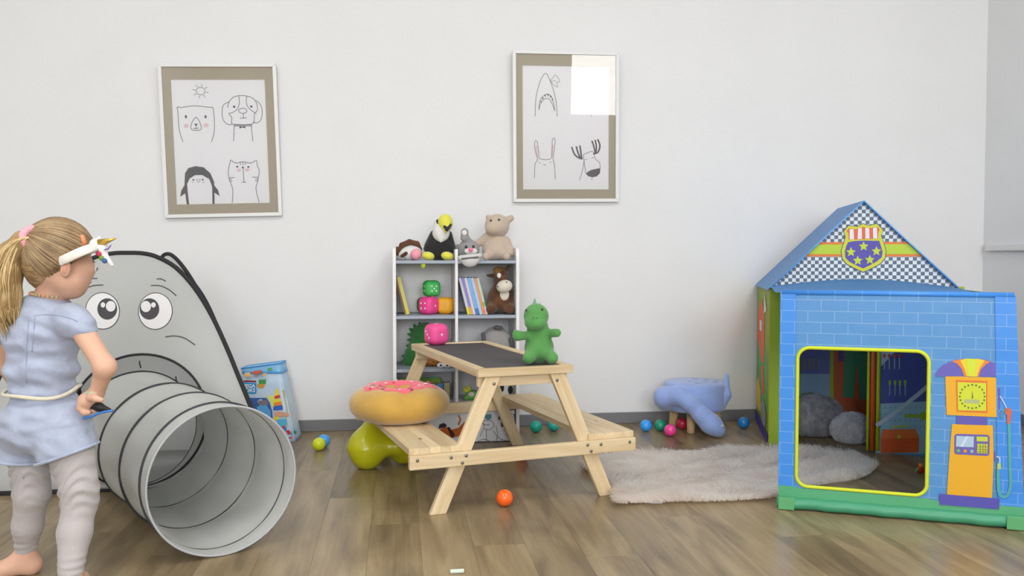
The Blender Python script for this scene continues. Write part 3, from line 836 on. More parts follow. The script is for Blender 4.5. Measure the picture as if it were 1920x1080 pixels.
# ---- books
paper = M('book_pages', (226, 220, 206), rough=0.9)
def book(label, px, Y, z, thick, h, d, col, lean=0.0, group='books on the bookshelf', spine2=None, yaw=YAW):
    base = P(px, 600, Y); base.z = z
    t = thing('book', label, 'book', base, 0, group)
    t.rotation_euler = (Matrix.Rotation(yaw, 3, 'Z') @ Matrix.Rotation(lean, 3, 'Y')).to_euler()
    cm = M('book_cover_%d_%d_%d' % col, col, rough=0.45, coat=0.2)
    m = MB(); ct = 0.0016
    m.box((ct / 2, d / 2, h / 2), (ct, d, h)); m.box((thick - ct / 2, d / 2, h / 2), (ct, d, h)); m.box((thick / 2, ct / 2, h / 2), (thick - 2 * ct, ct, h))
    m.build('cover', cm, t)
    MB().box((thick / 2, d / 2, h / 2), (thick - 2 * ct - 0.0003, d - 0.008, h - 0.006)).build('pages', paper, t)
    if spine2:
        for (a, b_, c2) in spine2:
            MB().box((thick / 2, -0.0004, (a + b_) / 2 * h), (thick * 0.98, 0.0008, (b_ - a) * h)).build('spine_label', M('spine_%d_%d_%d' % c2, c2, rough=0.5), t)
    return t
YB = 3.80
k_ = YB / FPX
ln = math.radians(-14)
book('thin brown book leaning on the left shelf side', 758.5, YB, Z2, 0.008, 0.175, 0.14, (122, 84, 52), ln)
book('yellow picture book leaning beside the brown one', 762, YB, Z2, 0.015, 0.172, 0.15, (206, 200, 104), ln, spine2=[(0.05, 0.12, (222, 196, 60))])
bx = 877
specs = [('white and lilac thin book, first of the leaning row', 0.011, (206, 206, 222), [(0.0, 0.2, (226, 216, 50))]),
         ('purple spined thin book, second of the leaning row', 0.012, (136, 132, 190), [(0.0, 0.2, (214, 166, 60))]),
         ('pale pink thin book, third of the leaning row', 0.011, (214, 204, 214), None),
         ('bright blue book, fourth of the leaning row', 0.016, (122, 172, 226), [(0.0, 0.16, (70, 120, 186))]),
         ('light blue thin book, fifth of the leaning row', 0.013, (176, 200, 224), None),
         ('orange spined book, sixth of the leaning row', 0.011, (220, 150, 100), [(0.05, 0.13, (226, 130, 60))]),
         ('mint green book, last of the leaning row beside the horse', 0.010, (186, 206, 190), [(0.22, 0.34, (120, 180, 80)), (0.0, 0.2, (216, 176, 186))])]
for lb, th, col, sp in specs:
    book(lb, bx, YB, Z2, th, 0.168, 0.15, col, math.radians(-14), spine2=sp, group='row of leaning picture books')
    bx += th / math.cos(math.radians(14)) / k_ + 0.25
# low shelf books
book('wide green picture book standing on the lowest left shelf', 748, 3.88, Z4, 0.19, 0.0965, 0.012, (84, 158, 72), 0, spine2=[(0.72, 0.92, (150, 190, 60))], group='books on the lowest shelf')
book('dark red boxed book in front of the green book', 776, 3.83, Z4, 0.096, 0.078, 0.03, (126, 50, 42), 0, spine2=[(0.2, 0.7, (60, 54, 76))], group='books on the lowest shelf')
book('blue book standing beside the dark red book', 818, 3.83, Z4, 0.03, 0.078, 0.03, (60, 126, 188), 0, group='books on the lowest shelf')
book('beige box book at the end of the lowest left shelf', 832, 3.84, Z4, 0.026, 0.08, 0.06, (186, 174, 130), 0, group='books on the lowest shelf')

# ---- soft dice
def die_mesh(s, rnd):
    bm = bmesh.new(); bmesh.ops.create_cube(bm, size=s)
    bmesh.ops.bevel(bm, geom=list(bm.edges), offset=rnd, segments=6, profile=0.5, affect='EDGES')
    for f in bm.faces: f.smooth = True
    me = bpy.data.meshes.new('die_body'); bm.to_mesh(me); bm.free()
    return me
PIP = {1: [(0, 0)], 2: [(-1, -1), (1, 1)], 3: [(-1, -1), (0, 0), (1, 1)], 4: [(-1, -1), (1, -1), (-1, 1), (1, 1)], 5: [(-1, -1), (1, -1), (0, 0), (-1, 1), (1, 1)], 6: [(-1, -1), (-1, 0), (-1, 1), (1, -1), (1, 0), (1, 1)]}
def die(label, loc, s, col, rz, front, right, pipcol=(238, 232, 236), group='soft foam dice'):
    t = thing('soft_die', label, 'die', loc, rz, group)
    dm = M('die_foam_%d_%d_%d' % col, col, rough=0.55, coat=0.1)
    link('die_body', die_mesh(s, s * 0.32), dm, t, loc=(0, 0, s / 2))
    q = s * 0.145; r_ = s * 0.055
    for (face, num) in (('f', front), ('r', right), ('b', 7 - front), ('l', 7 - right), ('t', 2)):
        for (a, b_) in PIP[num]:
            c = {'f': V((a * q, -s / 2, b_ * q)), 'b': V((a * q, s / 2, b_ * q)), 'r': V((s / 2, a * q, b_ * q)), 'l': V((-s / 2, a * q, b_ * q)), 't': V((a * q, b_ * q, s / 2))}[face]
            rr = {'f': (r_, 0.001, r_), 'b': (r_, 0.001, r_), 'r': (0.001, r_, r_), 'l': (0.001, r_, r_), 't': (r_, r_, 0.001)}[face]
            MB().ell(c + V((0, 0, s / 2)), rr, seg=10, rings=6).build('pip', M('die_pip_%d_%d_%d' % pipcol, pipcol, rough=0.6), t)
    return t
def onz(px, Y, z):
    p = P(px, 600, Y); p.z = z
    return p
DS = 0.079
die('pink die with four spots standing on the second shelf', onz(804, 3.83, Z2), DS, (236, 72, 146), math.radians(-35), 4, 1)
die('yellow die beside the pink die on the second shelf', onz(836, 3.86, Z2), DS - 0.004, (240, 178, 42), math.radians(-14), 6, 6, (226, 170, 130))
die('dark green die half hidden behind the pink die', onz(797, 3.93, Z2), DS - 0.006, (44, 138, 62), math.radians(2), 2, 3)
die('green five-spot die resting on top of the other dice', onz(809, 3.855, Z2 + DS), DS - 0.006, (68, 186, 92), math.radians(26), 5, 3)
# ================================================================ picnic table
def wood_mat(name, c1, c2, c3, scale=(1.2, 16, 16)):
    m = bpy.data.materials.new(name); m.use_nodes = True
    nt = m.node_tree; b = nt.nodes['Principled BSDF']
    tc = nt.nodes.new('ShaderNodeTexCoord'); oi = nt.nodes.new('ShaderNodeObjectInfo')
    va = nt.nodes.new('ShaderNodeVectorMath'); va.operation = 'MULTIPLY_ADD'; va.inputs[1].default_value = (11, 7, 5)
    cb = nt.nodes.new('ShaderNodeCombineXYZ')
    for k in range(3): nt.links.new(oi.outputs['Random'], cb.inputs[k])
    nt.links.new(cb.outputs[0], va.inputs[0]); nt.links.new(tc.outputs['Object'], va.inputs[2])
    mp = nt.nodes.new('ShaderNodeMapping'); mp.inputs['Scale'].default_value = scale; nt.links.new(va.outputs[0], mp.inputs['Vector'])
    n = nt.nodes.new('ShaderNodeTexNoise'); n.inputs['Scale'].default_value = 2.2; n.inputs['Detail'].default_value = 5; n.inputs['Distortion'].default_value = 1.0
    nt.links.new(mp.outputs[0], n.inputs['Vector'])
    r = nt.nodes.new('ShaderNodeValToRGB'); e = r.color_ramp.elements
    e[0].position = 0.28; e[0].color = rgb(c2); e[1].position = 0.62; e[1].color = rgb(c1); x = e.new(0.75); x.color = rgb(c3)
    nt.links.new(n.outputs['Fac'], r.inputs['Fac'])
    vo = nt.nodes.new('ShaderNodeTexVoronoi'); vo.inputs['Scale'].default_value = 4.5
    mpk = nt.nodes.new('ShaderNodeMapping'); mpk.inputs['Scale'].default_value = (0.9, 1.6, 1.6); nt.links.new(va.outputs[0], mpk.inputs['Vector']); nt.links.new(mpk.outputs[0], vo.inputs['Vector'])
    kr = nt.nodes.new('ShaderNodeValToRGB'); kr.color_ramp.elements[0].position = 0.035; kr.color_ramp.elements[0].color = rgb((150, 112, 74)); kr.color_ramp.elements[1].position = 0.075; kr.color_ramp.elements[1].color = (1, 1, 1, 1)
    nt.links.new(vo.outputs['Distance'], kr.inputs['Fac'])
    mx = nt.nodes.new('ShaderNodeMix'); mx.data_type = 'RGBA'; mx.blend_type = 'MULTIPLY'; mx.inputs['Factor'].default_value = 1.0
    nt.links.new(r.outputs['Color'], mx.inputs['A']); nt.links.new(kr.outputs['Color'], mx.inputs['B'])
    hs = nt.nodes.new('ShaderNodeHueSaturation')
    vm = nt.nodes.new('ShaderNodeMath'); vm.operation = 'MULTIPLY_ADD'; vm.inputs[1].default_value = 0.22; vm.inputs[2].default_value = 0.87
    nt.links.new(oi.outputs['Random'], vm.inputs[0]); nt.links.new(vm.outputs[0], hs.inputs['Value'])
    nt.links.new(mx.outputs['Result'], hs.inputs['Color']); nt.links.new(hs.outputs['Color'], b.inputs['Base Color'])
    b.inputs['Roughness'].default_value = 0.55; b.inputs['Specular IOR Level'].default_value = 0.35
    return m
pine = wood_mat('pale_pine', (224, 204, 168), (205, 178, 136), (232, 215, 182))
chalk_mat = M('dark_chalkboard', (84, 81, 82), rough=0.75, var=0.05, vscale=9, bump=0.03, bscale=200)
bolt_mat = M('steel_bolt', (130, 126, 120), rough=0.35, metal=0.9)
TA = math.atan2(0.216, 0.564)
TO = (F(818, 961) + F(1130, 925)) / 2
TO.z = 0
table = thing('picnic_table', 'small pale pine children\'s picnic table with chalkboard top and two benches', 'table', TO, TA)
def board(name, c, ax, up, size, parent=table, mat=pine, bevel=0.003):
    """board of size (length, width, thickness); local x runs along ax, local z is up"""
    ax = V(ax).normalized(); up = V(up); up = (up - ax * up.dot(ax)).normalized(); sd_ = up.cross(ax)
    o = MB().box((0, 0, 0), size).build(name, mat, parent, bevel=bevel)
    R = Matrix((ax, sd_, up)).transposed()
    o.location = c; o.rotation_euler = R.to_euler()
    return o
TW, TL, TH = 0.338, 0.875, 0.460
y0 = -0.037
yc = y0 + TL / 2
board('top_rail', (-TW / 2 + 0.0175, yc, TH - 0.0135), (0, 1, 0), (0, 0, 1), (TL - 0.05, 0.035, 0.027))
board('top_rail', (TW / 2 - 0.0175, yc, TH - 0.0135), (0, 1, 0), (0, 0, 1), (TL - 0.05, 0.035, 0.027))
board('top_rail', (0, y0 + 0.0125, TH - 0.0135), (1, 0, 0), (0, 0, 1), (TW, 0.025, 0.027))
board('top_rail', (0, y0 + TL - 0.0125, TH - 0.0135), (1, 0, 0), (0, 0, 1), (TW, 0.025, 0.027))
MB().box((0, yc, TH - 0.010), (TW - 0.07, TL - 0.05, 0.010)).build('chalkboard', chalk_mat, table)
HB = 0.155   # beam underside
for yy, s in ((0.0, 1), (TL - 0.075, -1)):
    board('apron', (0, yy + s * 0.004, TH - 0.027 - 0.018), (1, 0, 0), (0, 0, 1), (TW - 0.02, 0.02, 0.036))
    board('bench_beam', (0, yy - s * 0.041, HB + 0.0225), (1, 0, 0), (0, 0, 1), (0.80, 0.022, 0.045), bevel=0.004)
    for q in (-1, 1):
        foot = V((q * 0.302, yy - s * 0.018, 0.0)); head = V((q * 0.115, yy - s * 0.018, TH - 0.028))
        ax = (head - foot).normalized()
        w = 0.05; th = 0.022
        # leg: parallelogram cut level at foot and head
        hw = w / 2 / ax.z
        o = MB().prism([V((q * 0.302 - hw, 0, 0)), V((q * 0.302 + hw, 0, 0)), V((q * 0.115 + hw, 0, TH - 0.028)), V((q * 0.115 - hw, 0, TH - 0.028))], (0, th, 0))
        c = V((q * 0.21, th / 2, TH / 2))
        R = Matrix((ax, V((0, 1, 0)), ax.cross(V((0, 1, 0))))).transposed()
        o.v = [tuple(R.transposed() @ (V(p) - c)) for p in o.v]
        o = o.build('leg', pine, table, bevel=0.003)
        o.location = c + V((0, yy - s * 0.018 - th / 2, 0)); o.rotation_euler = R.to_euler()
        ff = yy - s * 0.041 - s * 0.012
        for (bx_, bz) in ((q * 0.215, 0.188), (q * 0.228, 0.166), (q * 0.265, 0.186), (q * 0.375, 0.186)):
            MB().ell((bx_, ff, bz), (0.0055, 0.003, 0.0055), seg=12, rings=6).build('bolt', bolt_mat, table)
        MB().ell((q * 0.112, yy - s * 0.018 - s * 0.012, TH - 0.05), (0.0055, 0.003, 0.0055), seg=12, rings=6).build('bolt', bolt_mat, table)
for q in (-1, 1):
    b_ = bpy.data.objects.new('bench', None); COL.objects.link(b_); b_.parent = table; b_.location = (q * 0.312, yc, 0.2105)
    for k5 in range(5):                               # glued staves
        board('stave', ((k5 - 2) * 0.0345, 0, 0), (0, 1, 0), (0, 0, 1), (TL, 0.0343, 0.020), parent=b_, bevel=0.0005)
    for yy in (0.1, TL - 0.25):
        board('bench_cleat', (q * 0.312, yy + 0.05, 0.194), (1, 0, 0), (0, 0, 1), (0.12, 0.03, 0.013))
bpy.context.view_layer.update()
def tw(x, y, z): return table.matrix_world @ V((x, y, z))

# ---- pink die on the table
die('pink die lying on the chalkboard table top', F(818, 646, TH - 0.005), 0.088, (238, 84, 152), math.radians(38), 1, 4)
# ---- green dinosaur plush on the table
dp = F(1011, 679, TH)
t, r = toy('dinosaur_plush', 'green dinosaur plush sitting on the picnic table corner', 'plush toy', 1011, 679, dp.y, TH, group=None)
t.location = dp
sd('body', [r.e(1011, 655, 25, 24, 0.012, 23), r.c((1008, 612), (1011, 650), 20, 27, .01, .012), r.c((992, 628), (972, 628), 7.5, 9, -.01, -.03), r.e(967, 626, 6, 9, -.035), r.c((1030, 624), (1043, 622), 8, 8, -.01, -.035), r.c((995, 663), (991, 668), 12, 11.5, -.02, -.045), r.c((1028, 663), (1034, 668), 12, 11.5, -.02, -.045), r.c((1012, 668), (1014, 671), 15, 7, .02, .085)], plush_green, t, 0.004, 0.014)
sd('head', [r.e(1005, 592, 23.5, 24, -.005, 23), r.e(1003, 604, 20, 14, -.035, 17)], plush_green, t, 0.004, 0.014)
sd('crest_spike', [r.c((1002, 571), (1003, 558), 4.5, 0.8)], M('sage_felt', (120, 160, 130), rough=0.9), t, 0.0025)
for (px, py, d) in ((1010, 574, .03), (1012, 590, .045)):
    sd('crest_spike', [r.c((px, py + 4), (px + 3, py - 5), 4, 1, d, d)], M('sage_felt', (120, 160, 130)), t, 0.0025)
beads('eye', r, [(1016, 578, 2.0, -.038), (986, 580, 2.0, -.036)], eye_black, t)
beads('nostril', r, [(999, 593, 1.4, -.062), (1006, 593, 1.4, -.062)], plush_dgreen, t)

# ---- donut cushion on the left bench
dc = tw(-0.312, 0.455, 0.2205)
don = thing('donut_cushion', 'tan plush donut cushion with pink icing on the left bench', 'cushion', dc, math.radians(-15))
R0, rx_, rz_ = 0.102, 0.082, 0.063
def torus_pt(a, th, off=0.0):
    rr = R0 + (rx_ + off) * math.cos(th)
    wob = 1 + 0.012 * math.sin(3 * a + 1) + 0.008 * math.sin(7 * a)
    rr = max(rr, 0.004) * wob
    return V((rr * math.cos(a), rr * math.sin(a), 0.063 + (rz_ + off) * math.sin(th)))
NA, NT = 72, 36
m = MB(); vs = [torus_pt(2 * PI * i / NA, 2 * PI * j / NT) for i in range(NA) for j in range(NT)]
m.add(vs, [(i * NT + j, ((i + 1) % NA) * NT + j, ((i + 1) % NA) * NT + (j + 1) % NT, i * NT + (j + 1) % NT) for i in range(NA) for j in range(NT)], True)
m.build('cushion_body', M('tan_velour', (205, 162, 74), rough=0.9, sheen=0.5, var=0.07, vscale=14, bump=0.1, bscale=260), don)
m = MB(); vs, fs = [], []
NJ = 10
for i in range(NA):
    a = 2 * PI * i / NA
    t0 = PI / 2 - 0.30 - 0.16 * math.sin(5 * a + 0.6) - 0.10 * math.sin(11 * a)
    t1 = PI / 2 + 0.55 + 0.14 * math.sin(6 * a + 2) + 0.06 * math.sin(13 * a)
    for j in range(NJ + 1):
        s_ = j / NJ
        vs.append(torus_pt(a, t0 + (t1 - t0) * s_, 0.0005 + 0.004 * min(1, 6 * min(s_, 1 - s_))))
for i in range(NA):
    for j in range(NJ):
        fs.append((i * (NJ + 1) + j, ((i + 1) % NA) * (NJ + 1) + j, ((i + 1) % NA) * (NJ + 1) + j + 1, i * (NJ + 1) + j + 1))
m.add(vs, fs, True)
ic = m.build('icing', M('pink_icing_plush', (240, 106, 122), rough=0.85, sheen=0.3), don)
for k, col in (('white_sprinkles', (238, 226, 226)), ('green_sprinkles', (120, 140, 90)), ('red_sprinkles', (196, 60, 80))):
    m = MB()
    for i in range(11):
        a = random.uniform(0, 2 * PI); th = PI / 2 + random.uniform(-0.35, 0.45)
        c = torus_pt(a, th, 0.0045); d = random.uniform(0, PI)
        m.ell(c, (0.0085, 0.0042, 0.002), rotz(d), seg=8, rings=6)
    m.build(k, M(k, col, rough=0.8), ic)['kind'] = 'stuff'

# ---- yellow-green inflatable hopper behind the bench
hp = F(684, 884)
hop = thing('inflatable_hopper', 'yellow-green inflatable animal hopper under the left bench', 'toy', V((hp.x, hp.y + 0.055, 0)), 0)
vin = M('lime_yellow_vinyl', (190, 190, 24), rough=0.28, spec=0.5, coat=0.15)
sd('body', [rc((0.0, 0.0, 0.072), (0.018, 0.015, 0.158), 0.070, 0.036), rc((-0.005, 0.0, 0.085), (0.0, 0, 0.045), 0.066, 0.044),
            rc((0.06, 0.0, 0.085), (0.115, 0.0, 0.085), 0.034, 0.034), rc((0.05, 0.05, 0.11), (0.16, 0.11, 0.09), 0.05, 0.055),
            rc((0.135, 0.06, 0.066), (0.160, 0.075, 0.10), 0.064, 0.058), cut((0, 0, 0.0), (0, 0, -1))], vin, hop, 0.006, 0.035)
MB().lathe([(0, 0.004), (0.007, 0.004), (0.009, 0.0)], 14, Matrix.Translation((0.16, 0.118, 0.137))).build('valve', M('lime_valve', (206, 206, 60), rough=0.4), hop)

# ---- play balls
def ball_mesh(r):
    prof = [(0.0005, -r)]
    for i in range(1, 24):
        th = -PI / 2 + PI * i / 24
        e_ = 0.00025 if i == 12 else 0
        prof.append(((r + e_) * math.cos(th), (r + e_) * math.sin(th)))
    prof.append((0.0005, r))
    return MB().lathe(prof, 36).mesh('ball')
BR = 0.0278
balls = [((598, 845), (198, 206, 32), 'yellow-green ball in front of a blue one beside the tunnel'), ((607, 838.5), (66, 150, 222), 'blue ball half hidden behind the yellow-green ball'),
         ((946, 949), (232, 92, 24), 'orange ball on the open floor in front of the picnic table'), ((978, 861), (226, 84, 40), 'orange ball mostly hidden behind the table beam'),
         ((1005, 811), (16, 150, 132), 'teal ball under the right bench nearer the bookshelf'), ((1038, 808), (28, 164, 152), 'teal ball under the right bench, farther right of two'),
         ((1211, 809), (46, 144, 226), 'blue ball left of the green ball by the stool'), ((1238, 808.5), (24, 136, 108), 'green ball between blue ball and stool leg'),
         ((1256.5, 818), (220, 62, 138), 'magenta ball in front of the stool legs'), ((1279, 805), (178, 34, 62), 'dark red ball behind the stool\'s front leg'),
         ((1394, 803.5), (30, 118, 190), 'blue ball on the floor between stool and play tent')]
for (bx_, by_), col, lab in balls:
    p = F(bx_, by_)
    n_ = (V((p.x, p.y, 0)) - V((0, 0, 0))).normalized()
    o = link('play_ball', ball_mesh(BR), M('ball_%d_%d_%d' % col, tuple(min(255, int(c_ * 1.08 + 8)) for c_ in col), rough=0.22, spec=0.5), None, (p.x, p.y, BR), (random.uniform(-1, 1), random.uniform(-1, 1), 0))
    tag(o, lab, 'ball', 'plastic play balls on the floor')

# ---- blue animal stool by the wall
sp = F(1302, 806)
st = thing('animal_stool', 'blue plush animal stool with long drooping neck and wooden legs', 'stool', sp, 0)
blue_pl = M('cornflower_plush', (154, 178, 236), rough=0.92, sheen=0.5, bump=0.2, bscale=320, var=0.05, vscale=16)
sk = sp.y / FPX
def s3(px, py, d=0.0): return V(((px - 1302) * sk, d, (806 - py) * sk))
m = MB(); Rr = 0.145; zt, zb = 0.232, 0.098
prof = [(0.001, zb), (Rr - 0.02, zb), (Rr - 0.006, zb + 0.006), (Rr, zb + 0.02), (Rr, zt - 0.018), (Rr - 0.005, zt - 0.005), (Rr - 0.018, zt), (Rr * 0.6, zt + 0.004), (0.001, zt + 0.005)]
seat = m.lathe(prof, 48).build('seat', blue_pl, st)
m = MB()
for k in range(9):
    a = k * 2.4; rr = 0.018 + 0.011 * k ** 0.75
    m.lathe([(0.013, -0.001), (0.009, 0.0002), (0.005, -0.0002)], 10, Matrix.Translation((0.03 + rr * math.cos(a) * 1.2, -0.01 + rr * math.sin(a) * 1.2, zt + 0.0062)))
m.build('flower_print', M('pale_flower_print', (176, 190, 228), rough=0.9), seat)
sd('neck', [rc(s3(1264, 752, -.03), s3(1244, 747, -.05), 0.030, 0.043), rc(s3(1244, 747, -.05), s3(1240, 739, -.075), 0.043, 0.047), rc(s3(1240, 739, -.075), s3(1262, 733, -.115), 0.047, 0.043), rc(s3(1262, 733, -.115), s3(1284, 746, -.15), 0.041, 0.038), rc(s3(1284, 746, -.15), s3(1300, 765, -.17), 0.037, 0.037), rc(s3(1300, 765, -.17), s3(1313, 778, -.175), 0.038, 0.048), el(s3(1321, 784, -.178), (0.060, 0.050, 0.042), roty(math.radians(42)))], blue_pl, st, 0.006, 0.02)
sd('tail', [rc(s3(1347, 752, -.055), s3(1354, 735, -.055), 0.026, 0.027), rc(s3(1354, 735, -.055), s3(1357, 700, -.045), 0.026, 0.010)], blue_pl, st, 0.004, 0.015)
for px, py in ((1333, 781),):
    MB().ell(s3(px, py, -.219), (0.006, 0.004, 0.006), seg=12, rings=8).build('eye', M('pale_eye_stitch', (196, 196, 204), rough=0.6), st)
leg_wood = wood_mat('birch_leg', (206, 176, 130), (190, 158, 112), (214, 188, 146), (16, 16, 1.2))
for (x, y) in ((-0.085, 0.045), (-0.028, -0.062), (0.092, -0.03), (0.06, 0.09)):
    sx = 1.12
    m = MB().tube([(x * sx, y * sx, 0.0), (x * sx, y * sx, 0.002), (x, y, zb + 0.004)], [0.0165, 0.018, 0.023], 18)
    m.build('leg', leg_wood, st)
# ---- bits on the floor
chalk = M('pale_chalk', (206, 218, 204), rough=0.9)
for (px, py, ang, ln_, lab) in ((857, 1078, 8, 0.036, 'stick of pale chalk on the floor at the photo\'s bottom edge'), (156, 1060, 40, 0.014, 'small chalk stub on the floor beside the child\'s leg')):
    p = F(px, py - 3); d = V((math.cos(math.radians(ang)), math.sin(math.radians(ang)), 0)) * ln_ / 2
    o = MB().tube([-d * 1.0, -d * 0.94, d * 0.94, d], [0.0046, 0.0056, 0.0056, 0.0046], 14).build('chalk_stick', chalk, None, loc=(p.x, p.y, 0.0056))
    tag(o, lab, 'chalk', 'chalk pieces on the floor')
# ================================================================ grey elephant pop-up tent and its tunnel
grey_fab = M('grey_tent_nylon', (220, 222, 221), rough=0.75, bump=0.08, bscale=14, var=0.02, vscale=3, trans=0.45)
black_trim = M('black_tent_binding', (44, 44, 47), rough=0.8)
eye_line = M('dark_grey_fabric_print', (76, 76, 80), rough=0.8)
eye_white = M('white_fabric_print', (228, 228, 230), rough=0.8)
EA = math.radians(8)
EO = V((-1.338, 2.975, 0.006))
EU = V((math.cos(EA), math.sin(EA), 0)); EB = V((-math.sin(EA), math.cos(EA), 0))
LEAN = math.radians(14)
EV = EB * math.sin(LEAN) + V((0, 0, math.cos(LEAN)))
EN = EU.cross(EV)                                    # towards the camera
ele = thing('elephant_tent', 'grey elephant-faced pop-up play tent with black binding behind the child', 'tent', EO)
uve = uv_on(EO, EU, EV)
def ep(px, py, off=0.0):
    u, v = uve(px, py)
    return EU * u + EV * v + EN * off
right_px = [(240, 474), (268, 475), (295, 482), (330, 502), (365, 540), (397, 592), (425, 652), (447, 706), (470, 762), (500, 835), (526, 900)]
left_px = [(212, 475), (180, 482), (145, 500), (108, 535), (72, 582), (38, 636), (8, 690), (-18, 745), (-45, 810), (-75, 900)]
ou = [ep(*q) for q in right_px]
r_in = ou[-1]
ri = EU * (r_in.dot(EU) + 0.01); lf = ep(*left_px[-1]); le = EU * (lf.dot(EU) - 0.008)
outl = [p for p in spline([tuple(p) for p in ([ep(*q) for q in left_px][::-1] + ou)], 4)]
outl = [le] + outl + [ri]
nb = 14
base_pts = [ri.lerp(le, (i + 1) / nb) for i in range(nb - 1)]
loop = outl + base_pts
# round opening for the tunnel
TUN_F = V((-0.790, 2.322, 0)); TUN_D = V((-0.61, 0.79, 0)).normalized()
TR_ = 0.2045
den = TUN_D.dot(EN)
tcen = TUN_F + V((0, 0, 0.228))
hit = tcen + TUN_D * ((EO - tcen).dot(EN) / den)
hu, hv = (hit - EO).dot(EU), (hit - EO).dot(EV)
hv = max(hv, 0.24); HR = 0.236
hc = EU * hu + EV * hv
ang = sorted([math.atan2((p - hc).dot(EV), (p - hc).dot(EU)) for p in loop])
lp = sorted(loop, key=lambda p: math.atan2((p - hc).dot(EV), (p - hc).dot(EU)))
inner = [hc + EU * (HR * math.cos(a)) + EV * (HR * math.sin(a)) for a in ang]
m = MB()
rings = 6
def bulge(p, t): return p + EN * (0.020 * math.sin(PI * t))
prev = inner
for i in range(1, rings + 1):
    t_ = i / rings
    cur = [bulge(a.lerp(b_, t_), t_) for a, b_ in zip(inner, lp)]
    m.strip(prev, cur, closed=True, smooth=True); prev = cur
front = m.build('front_panel', grey_fab, ele)
# back panel and side cloth
BSH = EU * 0.075
def back_of(p):
    v = p.dot(EV)
    h_ = max(0.0, p.z)
    top = 0.86
    q = 1 - min(1, h_ / top)
    u = p.dot(EU)
    return V((p.x, p.y, p.z)) + EB * (0.60 * q) - EU * (u * 0.46 * q ** 0.8) + EU * (0.012 * (1 - q)) - V((0, 0, 0.02 * (1 - q))) + V((0, 0, 0.012 * h_))
bk = [back_of(p) for p in outl]
m = MB().strip(outl, bk, smooth=True)
m.build('side_cloth', grey_fab, ele)
cb_ = sum(bk, V((0, 0, 0))) / len(bk)
m = MB()
half = len(bk) // 2
n_ = len(bk)
for i in range(half):
    m.add([bk[i], bk[i + 1], bk[n_ - 2 - i], bk[n_ - 1 - i]], [(0, 1, 2, 3)])
m.build('back_panel', grey_fab, ele, recalc=True)
ear_px = [(301, 490), (301, 480), (308, 474), (318, 475), (332, 487), (351, 512), (371, 546), (384, 576)]
ear_in = [(368, 552), (338, 514), (312, 496)]
ear_o = [ep(x, y, -0.02) for x, y in ear_px]
MB().prism(ear_o + [ep(x, y, -0.02) for x, y in ear_in], EN * -0.002).build('ear_flap', grey_fab, ele)
MB().tube(spline([tuple(p) for p in ear_o], 4), 0.0072, 8).build('ear_binding', black_trim, ele)
MB().prism([le, ri, bk[-1] + V((0, 0, 0)), bk[0]], (0, 0, 0.0015)).build('floor_cloth', grey_fab, ele)
MB().tube(outl, 0.0085, 8).build('front_binding', black_trim, ele)
MB().tube(bk, 0.008, 8).build('back_binding', black_trim, ele)
MB().tube([le, ri], 0.010, 8).build('base_binding', black_trim, ele)
ring_pts = [hc + EU * (HR * math.cos(a)) + EV * (HR * math.sin(a)) + EN * 0.001 for a in [2 * PI * i / 64 for i in range(64)]]
MB().tube([p for p in ring_pts], 0.0045, 6, closed=True).build('opening_binding', black_trim, ele)
def fp(px, py, off): 
    p = ep(px, py); 
    u, v = (p - hc).dot(EU), (p - hc).dot(EV)
    return p
# printed face: lies on the bulged panel, so cast each point onto it
front_me = front.data
from mathutils.bvhtree import BVHTree
bvh = BVHTree.FromPolygons([v.co.copy() for v in front_me.vertices], [tuple(p.vertices) for p in front_me.polygons])
def on_panel(px, py, off):
    d = ray(px, py).normalized()
    h_ = bvh.ray_cast(CAM - EO, d)
    if h_[0] is None: return ep(px, py, off)
    return h_[0] + EN * off
def face_fill(name, c, rx, rz, mat, off, parent, rot=0):
    m = MB(); ro = math.radians(rot)
    rings_ = [[(c[0] + s * (rx * math.cos(a) * math.cos(ro) - rz * math.sin(a) * math.sin(ro)), c[1] + s * (rx * math.cos(a) * math.sin(ro) + rz * math.sin(a) * math.cos(ro))) for a in [2 * PI * i / 36 for i in range(36)]] for s in (1, 0.66, 0.33)]
    R3 = [[on_panel(x, y, off) for x, y in L] for L in rings_]
    m.strip(R3[0], R3[1], closed=True, smooth=True); m.strip(R3[1], R3[2], closed=True, smooth=True); m.poly(R3[2])
    return m.build(name, mat, parent)
for (c, pup, h1, h2) in (((192.5, 583), (201.5, 579.5), (208, 574.5, 9, 10), (193.5, 572, 4.2, 5)), ((291.5, 583.5), (280.5, 579.5), (274, 575, 9.5, 10.5), (288, 572, 4.4, 5))):
    ey = face_fill('eye', c, 32.5, 35, eye_line, 0.0012, ele, -8 if c[0] < 240 else 8)
    face_fill('eye_white', c, 31, 33.5, eye_white, 0.0018, ey, -8 if c[0] < 240 else 8)
    face_fill('pupil', pup, 18.5, 20, eye_line, 0.0024, ey)
    face_fill('highlight', h1[:2], h1[2], h1[3], eye_white, 0.0030, ey)
    face_fill('highlight', h2[:2], h2[2], h2[3], eye_white, 0.0030, ey)
for nm, L in (('brow_line', [(164, 527), (174, 522.5), (183, 522.5)]), ('brow_line', [(147, 555), (157, 544), (174, 536), (194, 534.5)]), ('brow_line', [(294, 523.5), (302, 523), (311, 527.5)]), ('brow_line', [(283, 535.5), (301, 536), (318, 544), (331, 555)]), ('cheek_line', [(310, 632), (327, 630), (346, 634), (366, 647)]), ('cheek_line', [(172, 632), (155, 631), (138, 636), (122, 648)])):
    L2 = spline(L, 6)
    MB().ribbon([on_panel(q.x, q.y, 0.0015) for q in L2], 0.0038, EN).build(nm, eye_line, ele)

